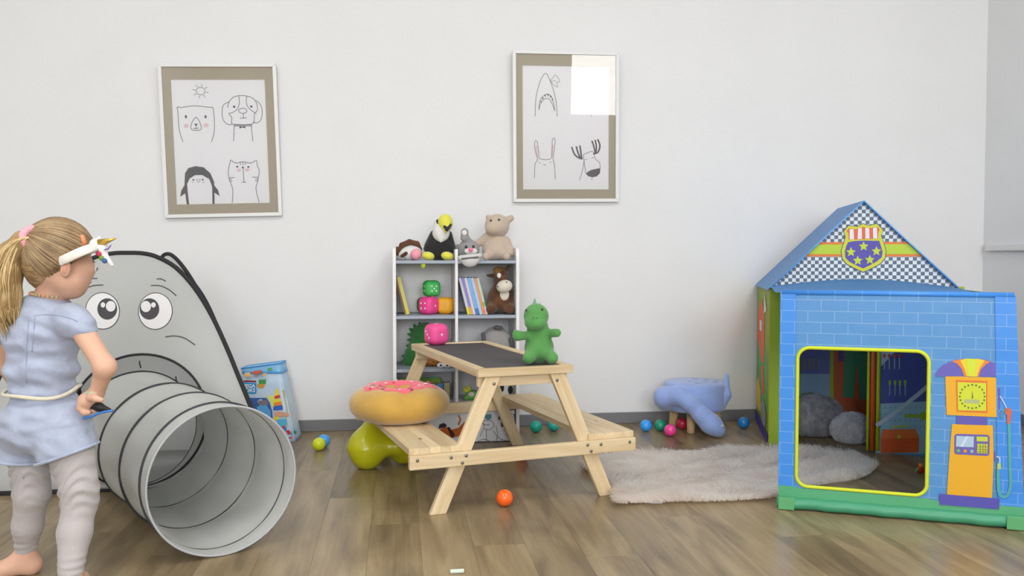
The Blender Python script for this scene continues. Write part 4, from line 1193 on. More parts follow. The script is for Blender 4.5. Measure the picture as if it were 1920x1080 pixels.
# ---- tunnel
tun = thing('play_tunnel', 'grey pop-up crawl tunnel with black wire bands leading into the tent', 'tunnel', TUN_F)
TC = V((0, 0, TR_ + 0.0042))
tx = TUN_D.cross(V((0, 0, 1))).normalized()
def tp(a, s, r_): return TC + TUN_D * s + tx * (r_ * math.cos(a)) + V((0, 0, r_ * math.sin(a)))
TLEN = 0.885
bands = [0.066, 0.29, 0.545]
stops = [0.0] + bands + [TLEN]
def rad(s, a):
    for i in range(len(stops) - 1):
        if stops[i] - 1e-6 <= s <= stops[i + 1] + 1e-6:
            t_ = (s - stops[i]) / (stops[i + 1] - stops[i]); L_ = stops[i + 1] - stops[i]
            return TR_ - 0.036 * L_ * math.sin(PI * t_) * (1 + 0.5 * math.sin(5 * a + i * 2) + 0.3 * math.sin(11 * a + i)) - 0.0006
    return TR_
NS, NAa = 46, 96
ss = [TLEN * i / NS for i in range(NS + 1)]
m = MB()
for rr, rev in ((0.0, False), (-0.0015, True)):
    vs = [tp(2 * PI * k / NAa, s, rad(s, 2 * PI * k / NAa) + rr) for s in ss for k in range(NAa)]
    m.add(vs, [(i * NAa + k, i * NAa + (k + 1) % NAa, (i + 1) * NAa + (k + 1) % NAa, (i + 1) * NAa + k) for i in range(NS) for k in range(NAa)], True)
m.build('tunnel_cloth', M('grey_tunnel_nylon', (224, 226, 224), rough=0.75, bump=0.08, bscale=16, trans=0.42), tun, recalc=False)
for s in bands:
    sl = [tp(2 * PI * k / 96, s + 0.012 * math.sin(2 * PI * k / 96 + s * 5), TR_ - 0.0006) for k in range(96)]
    MB().tube(sl, 0.0042, 6, closed=True).build('wire_band', M('charcoal_wire_cover', (64, 65, 68), rough=0.8), tun)
sl = [tp(2 * PI * k / 96, 0.0, TR_) for k in range(96)]
MB().tube(sl, 0.0034, 8, closed=True).build('front_rim', M('light_grey_piping', (174, 176, 180), rough=0.7), tun)
sl = [tp(2 * PI * k / 96, TLEN, TR_) for k in range(96)]
MB().tube(sl, 0.0042, 6, closed=True).build('rear_rim', black_trim, tun)
# tie tapes between tent opening and tunnel
for px, py in ((262, 677), (330, 706)):
    a_ = ep(px, py, 0.003)
    MB().tube([a_, a_ + V((0.004, -0.008, -0.010)), a_ + V((0.010, -0.012, -0.024))], 0.0028, 6, flat=0.4).build('tie_tape', black_trim, ele)

# ================================================================ building-block bag beside the tent
bpnt = F(553, 828)
BGW = 0.30
bag = thing('block_bag', 'blue printed zip bag of toy building blocks against the wall', 'bag', V((bpnt.x - BGW / 2, bpnt.y + 0.06, 0)))
lo_ = [(-BGW / 2, -0.06), (BGW / 2, -0.06), (BGW / 2, 0.06), (-BGW / 2, 0.06)]
HBAG = 0.305
def bagpt(i, z):
    t_ = z / HBAG
    x, y = lo_[i]
    return V((x * (1 - 0.42 * t_) - 0.036 * t_ * 0, y * (1 - 0.18 * t_) + 0.012 * t_, z))
def bagring(z, n=8):
    out = []
    for i in range(4):
        a, b_ = bagpt(i, z), bagpt((i + 1) % 4, z)
        for k in range(n):
            q = a.lerp(b_, k / n)
            cc = (bagpt(0, z) + bagpt(2, z)) / 2
            out.append(q + (q - cc).normalized() * 0.010 * math.sin(PI * k / n) * math.sin(PI * min(1, z / HBAG + 0.1)))
    return out
m = MB()
zs = [0.0, 0.02, 0.1, 0.18, 0.25, HBAG]
for a, b_ in zip(zs[:-1], zs[1:]): m.strip(bagring(a), bagring(b_), closed=True, smooth=True)
m.poly(bagring(0.0)[::-1]); m.poly(bagring(HBAG))
sky = M('bag_sky_print', (168, 198, 224), rough=0.4, spec=0.5, col2=(204, 216, 226), vscale=9)
bb = m.build('bag_body', sky, bag)
# lid rim
top = bagring(HBAG)
m = MB()
up_ = [p + V((-0.006, 0, 0.030 + 0.012 * (p.x / 0.09))) for p in top]
m.strip(top, up_, closed=True, smooth=True); m.poly(up_)
lid = m.build('lid', M('bag_lid_print', (128, 184, 226), rough=0.35), bag)
MB().tube(top, 0.0045, 6, closed=True).build('zip', M('bright_blue_zip', (70, 156, 222), rough=0.4), bag)
MB().tube(up_, 0.003, 6, closed=True).build('lid_edge', M('bright_blue_zip', (70, 156, 222)), bag)
bme = bb.data
bvb = BVHTree.FromPolygons([v.co.copy() for v in bme.vertices], [tuple(p.vertices) for p in bme.polygons])
lme = lid.data
bvl = BVHTree.FromPolygons([v.co.copy() for v in lme.vertices], [tuple(p.vertices) for p in lme.polygons])
def bagp(px, py, off, b=bvb):
    d = ray(px, py).normalized()
    h_ = b.ray_cast(CAM - bag.location, d)
    if h_[0] is None:
        p = P(px, py, bag.location.y - 0.062) - bag.location
        return p
    return h_[0] - d * off
def c7(x, y): return (440 + x / 4.906, 640 + y / 4.906)
def bprint(name, polys, col, off, b=bvb, rough=0.4, par=bag):
    for L in polys: MB().poly([bagp(*c7(*q), off, b) for q in L]).build(name, M('bagprint_%d_%d_%d' % col, col, rough=rough), par)
bprint('window_print', [[(60, 520), (150, 520), (290, 520), (320, 560), (345, 640), (350, 720), (200, 720), (60, 700)]], (58, 96, 160), 0.002)
bprint('block_view_print', [[(200, 600), (290, 585), (330, 640), (335, 700), (230, 690)]], (86, 160, 216), 0.003)
bprint('block_view_brown_print', [[(215, 545), (295, 540), (310, 585), (225, 590)]], (120, 116, 128), 0.003)
bprint('glow_print', [[(290, 500), (370, 500), (360, 640), (345, 600), (320, 540)]], (214, 216, 110), 0.002)
bprint('red_strip_print', [[(80, 358), (198, 362), (196, 376), (80, 374)]], (140, 46, 52), 0.002)
bprint('logo_panel_print', [[(60, 376), (198, 384), (200, 470), (190, 482), (60, 478)]], (50, 146, 208), 0.003)
bprint('shield_print', [[(205, 395), (280, 388), (268, 425), (235, 432), (212, 425)]], (200, 150, 60), 0.002)
bprint('green_block_print', [[(220, 352), (290, 350), (285, 390), (225, 392)]], (70, 150, 80), 0.003)
bprint('tower_yellow_print', [[(378, 445), (392, 432), (404, 450), (412, 500), (368, 500)], [(366, 530), (420, 528), (428, 556), (362, 562)], [(360, 695), (410, 690), (410, 720), (365, 725)]], (228, 206, 50), 0.003)
bprint('tower_red_print', [[(366, 505), (414, 492), (422, 516), (368, 530)], [(430, 782), (470, 780), (465, 800), (445, 806)]], (206, 54, 44), 0.003)
bprint('tower_orange_print', [[(362, 562), (430, 556), (436, 584), (358, 596)]], (226, 136, 40), 0.003)
bprint('tower_blue_print', [[(356, 600), (438, 586), (444, 630), (356, 636)]], (54, 96, 190), 0.003)
bprint('tower_base_print', [[(385, 720), (470, 712), (485, 760), (430, 785), (395, 750)]], (84, 180, 220), 0.003)
bprint('hand_print', [[(356, 652), (400, 644), (470, 656), (502, 668), (498, 690), (440, 692), (370, 690)]], (214, 160, 132), 0.004)
bprint('child_print', [[(438, 445), (458, 440), (500, 560), (530, 690), (540, 790), (480, 780), (470, 690), (480, 620), (455, 520)]], (178, 178, 160), 0.003)
bprint('bottom_blocks_print', [[(470, 820), (500, 815), (520, 850), (490, 858)], [(500, 880), (552, 866), (552, 886), (505, 896)]], (200, 56, 50), 0.004)
bprint('bottom_blue_print', [[(520, 830), (545, 805), (560, 850), (525, 872)], [(452, 790), (478, 786), (476, 818), (460, 822)]], (60, 130, 200), 0.004)
bprint('bottom_green_print', [[(540, 830), (566, 822), (570, 845), (548, 852)]], (60, 160, 90), 0.005)
bprint('white_foot_print', [[(505, 905), (578, 872), (584, 895), (520, 925)]], (206, 214, 222), 0.003)
bprint('lid_red_print', [[(150, 290), (180, 272), (250, 265), (250, 290), (200, 304)]], (206, 90, 70), 0.004, bvl)
bprint('lid_yellow_print', [[(90, 290), (140, 285), (150, 325), (95, 325)], [(260, 295), (295, 290), (290, 315), (255, 318)]], (228, 190, 120), 0.004, bvl)
bprint('lid_green_print', [[(300, 250), (340, 240), (345, 268), (310, 274)]], (90, 170, 110), 0.004, bvl)
for txt, cy in (('MEGA', 412), ('BLOKS', 452)):
    cu = bpy.data.curves.new('bag_lettering', 'FONT'); cu.body = txt; cu.size = 0.0225; cu.align_x = 'RIGHT'; cu.align_y = 'CENTER'; cu.offset = 0.0006
    tmp = bpy.data.objects.new('tmp_text', cu); COL.objects.link(tmp)
    bpy.context.view_layer.update()
    me = bpy.data.meshes.new_from_object(tmp.evaluated_get(bpy.context.evaluated_depsgraph_get()))
    bpy.data.objects.remove(tmp)
    me.materials.clear()
    p = bagp(*c7(188, cy), 0.0055)
    o = link('lettering', me, M('white_bag_letters', (232, 236, 240), rough=0.5), bag, p, (PI / 2 - 0.02, 0, 0))
# ================================================================ blue garage play tent
FA = F(1461, 951); FB = F(1916, 991)
AH = (FB - FA); FWID = AH.length; AH.normalize()
AN = V((AH.y, -AH.x, 0))                             # out of the front panel, towards the camera
FH = 0.706
TAPER = 0.034                                       # the front panel narrows a little towards its top right corner
FL = V((1.118, 3.69, 0)); DB = V((0.109, 0.568, 0))
FR = FL + AH * 0.738
BL, BRr = FL + DB, FR + DB
EZ, PZ = 0.690, 1.05
tent = thing('play_tent', 'blue brick-print garage play tent with checkered gable and petrol pump', 'tent', FA)
TRZ = math.atan2(AH.y, AH.x)
tent.rotation_euler = (0, 0, TRZ)
tinv = Matrix.Rotation(-TRZ, 4, 'Z') @ Matrix.Translation(-FA)
def L(p): return tinv @ V(p)                         # world -> tent frame (x along the front, y inwards)
def brick_mat(name, c1, c2, line, w=0.081, h=0.036, trans=0.0, mort=0.0010):
    m = bpy.data.materials.new(name); m.use_nodes = True
    nt = m.node_tree; b = nt.nodes['Principled BSDF']
    tc = nt.nodes.new('ShaderNodeTexCoord'); sp_ = nt.nodes.new('ShaderNodeSeparateXYZ'); cb = nt.nodes.new('ShaderNodeCombineXYZ')
    nt.links.new(tc.outputs['Object'], sp_.inputs[0]); nt.links.new(sp_.outputs['X'], cb.inputs['X']); nt.links.new(sp_.outputs['Z'], cb.inputs['Y'])
    br = nt.nodes.new('ShaderNodeTexBrick'); br.inputs['Scale'].default_value = 1.0
    br.inputs['Brick Width'].default_value = w; br.inputs['Row Height'].default_value = h; br.inputs['Mortar Size'].default_value = mort
    br.inputs['Color1'].default_value = rgb(c1); br.inputs['Color2'].default_value = rgb(c2); br.inputs['Mortar'].default_value = rgb(line)
    nt.links.new(cb.outputs[0], br.inputs['Vector']); nt.links.new(br.outputs['Color'], b.inputs['Base Color'])
    b.inputs['Roughness'].default_value = 0.38; b.inputs['Specular IOR Level'].default_value = 0.45
    n = nt.nodes.new('ShaderNodeTexNoise'); n.inputs['Scale'].default_value = 6; n.inputs['Detail'].default_value = 2; n.inputs['Distortion'].default_value = 0.3
    nt.links.new(tc.outputs['Object'], n.inputs['Vector'])
    bp = nt.nodes.new('ShaderNodeBump'); bp.inputs['Strength'].default_value = 0.22; bp.inputs['Distance'].default_value = 0.02
    nt.links.new(n.outputs['Fac'], bp.inputs['Height']); nt.links.new(bp.outputs['Normal'], b.inputs['Normal'])
    if trans:
        tr = nt.nodes.new('ShaderNodeBsdfTranslucent'); tr.inputs['Color'].default_value = rgb(c1)
        mx = nt.nodes.new('ShaderNodeMixShader'); mx.inputs['Fac'].default_value = trans
        nt.links.new(b.outputs['BSDF'], mx.inputs[1]); nt.links.new(tr.outputs['BSDF'], mx.inputs[2])
        nt.links.new(mx.outputs['Shader'], nt.nodes['Material Output'].inputs['Surface'])
    return m
brick_blue = brick_mat('sky_blue_brick_print', (86, 148, 209), (88, 150, 210), (136, 176, 220), trans=0.12)
brick_bright = brick_mat('bright_blue_brick_print', (64, 142, 230), (66, 144, 231), (124, 172, 230), trans=0.08)
roof_blue = brick_mat('roof_blue_print', (124, 182, 238), (124, 182, 238), (144, 192, 240), w=0.08, h=0.036, trans=0.4)
def nyl(name, col, trans=0.0): return M('nylon_' + name, col, rough=0.42, spec=0.45, bump=0.18, bscale=12, trans=trans)
lime = nyl('lime', (168, 196, 40), 0.3)
green = nyl('sea_green', (74, 160, 122), 0.1)
uvf = uv_on(FA, AH, V((0, 0, 1)))
def fpt(px, py, off): 
    u, v = uvf(px, py)
    return V((u, -off, v))
# front panel with a rounded doorway
def rrect(u0, u1, v0, v1, r_, n=8, sk=(0, 0)):
    pts = []
    for (cx, cy, a0) in ((u1 - r_, v1 - r_, 0), (u0 + r_, v1 - r_, 90), (u0 + r_, v0 + r_, 180), (u1 - r_, v0 + r_, 270)):
        for i in range(n + 1):
            a = math.radians(a0 + 90 * i / n)
            pts.append((cx + r_ * math.cos(a), cy + r_ * math.sin(a)))
    return pts
hl = uvf(1495, 790)[0]; hr = uvf(1739, 790)[0]; ht = uvf(1617, 656)[1]; hb = uvf(1620, 921)[1]
hole = rrect(hl, hr, hb, ht, 0.034)
hole = [(u + 0.006 * math.sin(PI * (v - hb) / (ht - hb)) * (1 if u > (hl + hr) / 2 else -1), v + 0.005 * math.sin(PI * (u - hl) / (hr - hl)) * (1 if v > (hb + ht) / 2 else 0)) for u, v in hole]
hcx, hcy = (hl + hr) / 2, (hb + ht) / 2
def outer_for(u, v):
    du, dv = u - hcx, v - hcy
    best = 1e9
    for lim, c, d in ((0.0, hcx, du), (FWID, hcx, du), (0.0, hcy, dv), (FH, hcy, dv)):
        if abs(d) > 1e-9:
            t_ = (lim - c) / d
            if t_ > 0: best = min(best, t_)
    q = (hcx + du * best, hcy + dv * best)
    return (min(q[0], FWID - TAPER * q[1] / FH), q[1])
hole_ang = sorted(hole, key=lambda q: math.atan2(q[1] - hcy, q[0] - hcx))
corners = [(0, 0), (FWID, 0), (FWID - TAPER, FH), (0, FH)]
ext = []
for q in corners:                                     # add hole points facing the panel's corners
    a = math.atan2(q[1] - hcy, q[0] - hcx)
    best = min(range(len(hole_ang)), key=lambda i: abs(math.atan2(hole_ang[i][1] - hcy, hole_ang[i][0] - hcx) - a))
    ext.append((best, q))
outer = [outer_for(*q) for q in hole_ang]
for i, q in ext: outer[i] = q
m = MB()
for off in (0.0, 0.0015):
    m.strip([V((u, off, v)) for u, v in hole_ang], [V((u, off, v)) for u, v in outer], closed=True)
fpanel = m.build('front_panel', brick_blue, tent, recalc=False)
MB().tube([V((u, 0, v)) for u, v in hole], 0.0058, 8, closed=True).build('doorway_binding', M('lime_binding', (204, 216, 44), rough=0.6), tent)
for u0, u1, tp0 in ((-0.004, uvf(1494, 800)[0] - 0.008, 0.0), (FWID - 0.066, FWID + 0.004, TAPER)):
    MB().prism([V((u0, -0.0033, 0.06)), V((u1, -0.0033, 0.06)), V((u1 - tp0, -0.0033, FH)), V((u0 - tp0 * 0.6, -0.0033, FH))], (0, 0.005, 0)).build('corner_sleeve', brick_bright, tent)
MB().tube([V((0.0, 0.004, FH)), V((FWID / 2, 0.004, FH + 0.001)), V((FWID - TAPER, 0.004, FH))], 0.009, 10).build('top_sleeve', brick_bright, tent)
gb = 0.074
MB().prism([V((-0.003, -0.0038, 0.004)), V((FWID + 0.003, -0.0038, 0.004)), V((FWID + 0.003, -0.0038, gb - 0.008)), V((hr + 0.012, -0.0038, gb - 0.008)), V((hr + 0.010, -0.0038, hb - 0.006)), V((hl - 0.004, -0.0038, hb - 0.006)), V((hl - 0.008, -0.0038, gb)), V((-0.003, -0.0038, gb))], (0, 0.001, 0)).build('green_hem', nyl('hem_green', (84, 164, 118)), tent)
MB().tube([V((-0.006 + (FWID + 0.012) * i / 24, -0.008 - 0.003 * math.sin(i * 1.3), 0.0205 + 0.0012 * math.sin(i * 2.1))) for i in range(25)], 0.019, 12, flat=1.0).build('base_sleeve', green, tent)
for u in (0.022, FWID - 0.022):
    MB().box((u, -0.0285, 0.022), (0.05, 0.003, 0.040)).build('corner_patch', nyl('patch_green', (92, 166, 110)), tent, bevel=0.001, segs=1)
# ---- petrol pump print
def cp(x, y): return (1740 + x / 3.178, 660 + y / 3.178)
def pump(name, polys, col, off, par=fpanel):
    if len(polys) > 3:                               # tiny marks: one part
        m = MB()
        for Q in polys: m.poly([fpt(*cp(*q), off) for q in Q])
        m.build(name, M('print_%d_%d_%d' % col, col, rough=0.5, spec=0.4), par)['kind'] = 'stuff'
        return
    for Q in polys: MB().poly([fpt(*cp(*q), off) for q in Q]).build(name, M('print_%d_%d_%d' % col, col, rough=0.5, spec=0.4), par)
B0 = 0.0030
pump('pump_base_print', [[(66, 842), (425, 872), (420, 935), (66, 906)]], (84, 80, 168), 0.0062)
pump('pump_body_print', [[(142, 428), (385, 436), (390, 640), (380, 868), (112, 848), (125, 640)]], (222, 166, 34), B0)
pump('pump_neck_print', [[(168, 380), (352, 386), (350, 436), (170, 432)]], (92, 86, 172), B0)
pump('pump_head_print', [[(102, 142), (412, 152), (418, 388), (110, 374)]], (224, 166, 36), B0)
pump('dial_border_print', [[(164, 166), (352, 172), (352, 362), (170, 354)]], (218, 112, 44), B0 + 0.0006)
pump('dial_print', [[(174, 178), (344, 184), (344, 350), (178, 346)]], (200, 210, 50), B0 + 0.0012)
pump('dial_ticks_print', [[(262 + 74 * math.cos(a) + dx, 264 + 70 * math.sin(a) + dy) for dx, dy in ((-5, -5), (5, -5), (5, 5), (-5, 5))] for a in [k * 2 * PI / 20 for k in range(20)]] + [[(258, 275), (262, 225), (268, 275)]], (96, 116, 52), B0 + 0.0018)
pump('counter_print', [[(215, 280), (305, 284), (305, 306), (215, 302)]], (168, 178, 130), B0 + 0.0018)
pump('canopy_purple_print', [arc((255, 145), 210, 108, 0, 180, 24)], (100, 94, 180), B0)
pump('canopy_orange_print', [[(215, 143), (200, 100), (170, 66), (140, 56), (190, 42), (320, 42), (370, 58), (340, 75), (312, 105), (300, 146)]], (226, 130, 46), B0 + 0.0006)
pump('canopy_yellow_print', [[(228, 143), (215, 98), (190, 50), (220, 38), (300, 40), (335, 52), (305, 98), (290, 146)]], (226, 200, 50), B0 + 0.0012)
pump('canopy_lime_print', [[(240, 143), (232, 95), (226, 40), (288, 40), (280, 95), (275, 146)]], (200, 216, 56), B0 + 0.0018)
pump('panel_print', [[(156, 496), (168, 486), (355, 492), (366, 504), (364, 610), (352, 618), (165, 608), (155, 598)]], (104, 94, 166), B0 + 0.0006)
pump('screen_print', [[(168, 498), (272, 502), (270, 566), (165, 562)]], (166, 192, 214), B0 + 0.0012)
pump('screen_glint_print', [[(190, 562), (225, 500), (240, 500), (205, 564)]], (198, 214, 226), B0 + 0.0018)
pump('keypad_print', [[(288, 502), (354, 504), (354, 532), (288, 530)], [(292, 544), (354, 546), (352, 604), (290, 600)]], (194, 200, 62), B0 + 0.0012)
pump('keypad_grid_print', [[(290, y), (354, y + 2), (354, y + 5), (290, y + 3)] for y in (560, 576, 590)] + [[(x, 545), (x + 3, 545), (x + 3, 604), (x, 604)] for x in (308, 324, 339)], (112, 110, 70), B0 + 0.0018)
for q, col in (((180, 586), (92, 180, 90)), ((220, 588), (220, 150, 60)), ((260, 590), (150, 180, 180))):
    pump('button_print', [arc(q, 10, 10, 0, 360, 12)[:-1]], col, B0 + 0.0012)
def pstroke(name, pts, w, col, off):
    m = MB(); m.ribbon(spline([fpt(*cp(*q), off) for q in pts], 5), w, (0, -1, 0))
    return m.build(name, M('print_%d_%d_%d' % col, col, rough=0.5), fpanel)
pstroke('hose_print', [(480, 420), (484, 560), (488, 720), (490, 790), (470, 850), (440, 858), (420, 830), (416, 760), (416, 690)], 0.0085, (78, 160, 160), 0.0062)
pump('nozzle_print', [[(456, 335), (480, 328), (496, 350), (486, 425), (468, 425), (468, 372), (456, 362)]], (206, 100, 66), 0.0068)
pstroke('nozzle_guard_print', [(470, 345), (440, 350), (432, 380), (448, 390)], 0.003, (110, 150, 120), 0.0068)
pump('hose_plug_print', [[(410, 660), (430, 660), (432, 695), (410, 695)]], (176, 196, 90), 0.0068)
pump('pump_side_print', [[(414, 215), (428, 215), (428, 340), (418, 344)], [(390, 590), (400, 592), (400, 650), (390, 655)]], (92, 86, 172), 0.0034)
pstroke('hose_arm_print', [(426, 260), (450, 300), (466, 335)], 0.003, (190, 200, 210), 0.0066)
pstroke('hose_tip_print', [(404, 622), (424, 628), (424, 660)], 0.0035, (190, 200, 210), 0.0066)

# ---- body behind the annex: walls as thin cloth panels
def quad(name, pts, mat, n_off=0.0015, par=tent):
    a = [L(p) for p in pts]
    n = (a[1] - a[0]).cross(a[2] - a[0]).normalized()
    return MB().prism(a, n * n_off).build(name, mat, par)
def at(p, z): return V((p.x, p.y, z))
def lerp2(a, b_, t_): return a.lerp(b_, t_)
side_green = nyl('leaf_green', (92, 158, 72), 0.1)
left_panel = quad('left_panel', [at(FL, 0), at(FL, EZ), at(BL, EZ), at(BL, 0)], nyl('left_lime', (178, 196, 60), 0.35))
right_panel = quad('right_panel', [at(FR, 0), at(BRr, 0), at(BRr, EZ), at(FR, EZ)], nyl('right_navy', (96, 112, 180), 0.3))
quad('annex_side', [at(FB, 0), at(FR, 0), at(FR, EZ), at(FB - AH * TAPER, FH)], lime)
rb = (BL + BRr) / 2; rf = (FL + FR) / 2
back = MB().prism([L(at(BL, 0)), L(at(BRr, 0)), L(at(BRr, EZ)), L(at(rb, PZ)), L(at(BL, EZ))], (0, 0.0015, 0)).build('back_panel', nyl('back_navy', (90, 106, 182)), tent)
# inner front of the body: lime border left, printed wall right, header above
s1, s2 = 0.06, 0.43 / 0.738
p1, p2 = FL.lerp(FR, s1), FL.lerp(FR, s2)
quad('doorway_border', [at(FL, 0), at(p1, 0), at(p1, EZ), at(FL, EZ)], nyl('border_lime', (150, 178, 40), 0.1))
quad('doorway_header', [at(p1, 0.60), at(p2, 0.60), at(p2, EZ), at(p1, EZ)], lime)
inner_wall = quad('inner_wall', [at(p2, 0), at(FR, 0), at(FR, EZ), at(p2, EZ)], nyl('peg_sky', (150, 190, 216)))
MB().tube([L(at(p2, 0.01)) + V((0.006, -0.006, 0)), L(at(p2, EZ - 0.01)) + V((0.006, -0.006, 0))], 0.0085, 8).build('door_edge', nyl('edge_lime', (190, 200, 40)), tent)
MB().tube([L(at(p2, 0.01)) + V((-0.014, -0.006, 0)), L(at(p2, EZ - 0.01)) + V((-0.014, -0.006, 0))], 0.0105, 8).build('door_edge', nyl('edge_orange', (206, 96, 40)), tent)
MB().tube([L(at(p2, 0.01)) + V((-0.032, -0.006, 0)), L(at(p2, EZ - 0.01)) + V((-0.032, -0.006, 0))], 0.006, 8).build('door_edge', nyl('edge_lime', (190, 200, 40)), tent)
# gable over the body's front
ck = bpy.data.materials.new('checkered_gable_print'); ck.use_nodes = True
nt = ck.node_tree; b = nt.nodes['Principled BSDF']; b.inputs['Roughness'].default_value = 0.5
tc = nt.nodes.new('ShaderNodeTexCoord'); sp_ = nt.nodes.new('ShaderNodeSeparateXYZ'); cb = nt.nodes.new('ShaderNodeCombineXYZ')
nt.links.new(tc.outputs['Object'], sp_.inputs[0]); nt.links.new(sp_.outputs['X'], cb.inputs['X']); nt.links.new(sp_.outputs['Z'], cb.inputs['Y']); cb.inputs['Z'].default_value = 0.003
cx_ = nt.nodes.new('ShaderNodeTexChecker'); cx_.inputs['Scale'].default_value = 1 / 0.0152; cx_.inputs['Color1'].default_value = rgb((214, 222, 226)); cx_.inputs['Color2'].default_value = rgb((86, 100, 118))
nt.links.new(cb.outputs[0], cx_.inputs['Vector']); nt.links.new(cx_.outputs['Color'], b.inputs['Base Color'])
gz = lambda t_: EZ + 0.034 * math.sin(PI * t_) + 0.004
gab = MB().prism([L(at(FL.lerp(FR, t_), gz(t_))) for t_ in [0.02 + 0.96 * i / 10 for i in range(11)]] + [L(at(rf, PZ))], (0, 0.0015, 0)).build('gable', ck, tent)
uvg = uv_on(FL, AH, V((0, 0, 1)))
gl0 = L(FL)
def gpt(px, py, off):
    u, v = uvg(px, py)
    return V((gl0.x + u, gl0.y - off, v))
def gc(x, y): return (1540 + x / 7.7125, 380 + y / 7.7125)
def gprint(name, polys, col, off, cv=gc):
    for Q in polys: MB().poly([gpt(*cv(*q), off) for q in Q]).build(name, M('print_%d_%d_%d' % col, col, rough=0.5, spec=0.4), gab)
def edge_l(v): return FL.lerp(rf, (v - EZ) / (PZ - EZ))
def band(name, v0, v1, col, off):
    pts = []
    for v, q in ((v0, FL), (v0, FR), (v1, FR), (v1, FL)):
        p = q.lerp(rf, (v - EZ) / (PZ - EZ)); a = L(at(p, v)); pts.append(a + V((0, -off, 0)))
    MB().poly(pts).build(name, M('print_%d_%d_%d' % col, col, rough=0.45), gab)
vb0 = uvg(1560, 481)[1]; vb1 = uvg(1560, 454)[1]

band('orange_stripe_print', vb0, vb1, (222, 120, 46), 0.0015)
band('lime_stripe_print', vb0 + 0.010, vb1 - 0.010, (178, 202, 50), 0.0024)
shield = [(325, 415), (395, 335), (450, 340), (520, 350), (600, 308), (690, 335), (800, 305), (890, 395), (862, 480), (900, 580), (930, 700), (920, 800), (850, 880), (740, 940), (605, 1000), (480, 945), (370, 885), (305, 810), (290, 690), (330, 570), (350, 490)]
cg = (607, 650)
def scaled(poly, k): return [(cg[0] + (x - cg[0]) * k, cg[1] + (y - cg[1]) * k) for x, y in poly]
gprint('badge_outline_print', [scaled(shield, 1.03)], (70, 74, 110), 0.0033)
gprint('badge_border_print', [shield], (204, 206, 50), 0.0041)
gprint('badge_field_print', [[(385, 572), (480, 555), (610, 548), (835, 552), (865, 640), (885, 720), (870, 790), (800, 850), (700, 905), (605, 950), (500, 905), (400, 850), (345, 790), (340, 700), (360, 630)]], (86, 76, 166), 0.0049)
gprint('badge_crest_print', [[(365, 405), (405, 370), (500, 385), (600, 350), (690, 368), (815, 350), (842, 390), (822, 440), (818, 522), (395, 536), (392, 450)]], (222, 104, 52), 0.0049)
gprint('badge_white_stripes_print', [[(408, 384), (465, 384), (472, 530), (408, 534)], [(530, 376), (583, 362), (585, 524), (522, 527)], [(635, 362), (690, 372), (695, 520), (635, 522)], [(745, 366), (802, 356), (808, 520), (748, 520)]], (222, 222, 232), 0.0057)
def star(c, R_): return [(c[0] + (R_ if i % 2 == 0 else R_ * 0.46) * math.sin(i * PI / 5), c[1] - (R_ if i % 2 == 0 else R_ * 0.46) * math.cos(i * PI / 5)) for i in range(10)]
for c in ((610, 632), (427, 715), (795, 702), (525, 838), (700, 826)):
    gprint('star_print', [star(c, 74)], (190, 208, 52), 0.0057)
# roof: two slopes and the annex cover
def slab(name, pts, mat, th=0.002):
    a = [L(p) for p in pts]; n = (a[1] - a[0]).cross(a[2] - a[0]).normalized()
    return MB().prism(a, n * th).build(name, mat, tent)
ov = AN * 0.012
slab('roof_slope', [at(FL + ov - AH * 0.012, EZ - 0.012), at(rf + ov, PZ + 0.004), at(rb, PZ + 0.004), at(BL - AH * 0.012, EZ - 0.012)], roof_blue)
slab('roof_slope', [at(FR + ov + AH * 0.012, EZ - 0.012), at(BRr + AH * 0.012, EZ - 0.012), at(rb, PZ + 0.004), at(rf + ov, PZ + 0.004)], roof_blue)
m = MB(); N_ = 12
fr_ = [L(at(FA.lerp(FB - AH * TAPER, i / N_), FH)) for i in range(N_ + 1)]
bk_ = [L(at(FL.lerp(FR, i / N_) + AN * 0.002, gz(i / N_))) for i in range(N_ + 1)]
m.strip(fr_, [a.lerp(b_, 0.5) - V((0, 0, 0.012)) for a, b_ in zip(fr_, bk_)], smooth=True); m.strip([a.lerp(b_, 0.5) - V((0, 0, 0.012)) for a, b_ in zip(fr_, bk_)], bk_, smooth=True)
m.build('annex_roof', nyl('annex_blue', (84, 160, 238), 0.4), tent)
for (a, b_) in ((FL, rf), (FR, rf)):
    MB().tube([L(at(a + ov * 1.2, EZ - 0.004)), L(at(b_ + ov * 1.2, PZ + 0.004))], 0.0032, 8).build('gable_edge', nyl('edge_blue', (104, 168, 232)), tent)
MB().box(tuple(L(at(FR, EZ - 0.012)) + V((0.0, -0.02, 0.008))), (0.022, 0.004, 0.03)).build('corner_patch', lime, tent)
# left panel print: a toy car, seen very obliquely
fl = L(FL); bl = L(BL)
ld_ = (bl - fl)
nleft = V((-ld_.y, ld_.x, 0)).normalized()
def lpt(s_, z, off): 
    p = fl + ld_ * s_
    return V((p.x, p.y, z)) + nleft * off
def lprint(name, Q, col, off):
    return MB().poly([lpt(a, z, off) for a, z in Q]).build(name, M('print_%d_%d_%d' % col, col, rough=0.5), left_panel)
lprint('grass_print', [(0.1, 0.14), (0.98, 0.14), (0.98, 0.42), (0.5, 0.45), (0.1, 0.38)], (92, 158, 72), 0.002)
lprint('orange_car_print', [(0.35, 0.34), (0.5, 0.32), (0.95, 0.42), (0.9, 0.56), (0.6, 0.62), (0.35, 0.55)], (222, 100, 54), 0.003)
lprint('car_window_print', [(0.55, 0.47), (0.72, 0.47), (0.72, 0.52), (0.55, 0.52)], (224, 224, 226), 0.004)
lprint('smoke_print', [(0.2, 0.58), (0.4, 0.56), (0.35, 0.66)], (220, 220, 226), 0.004)
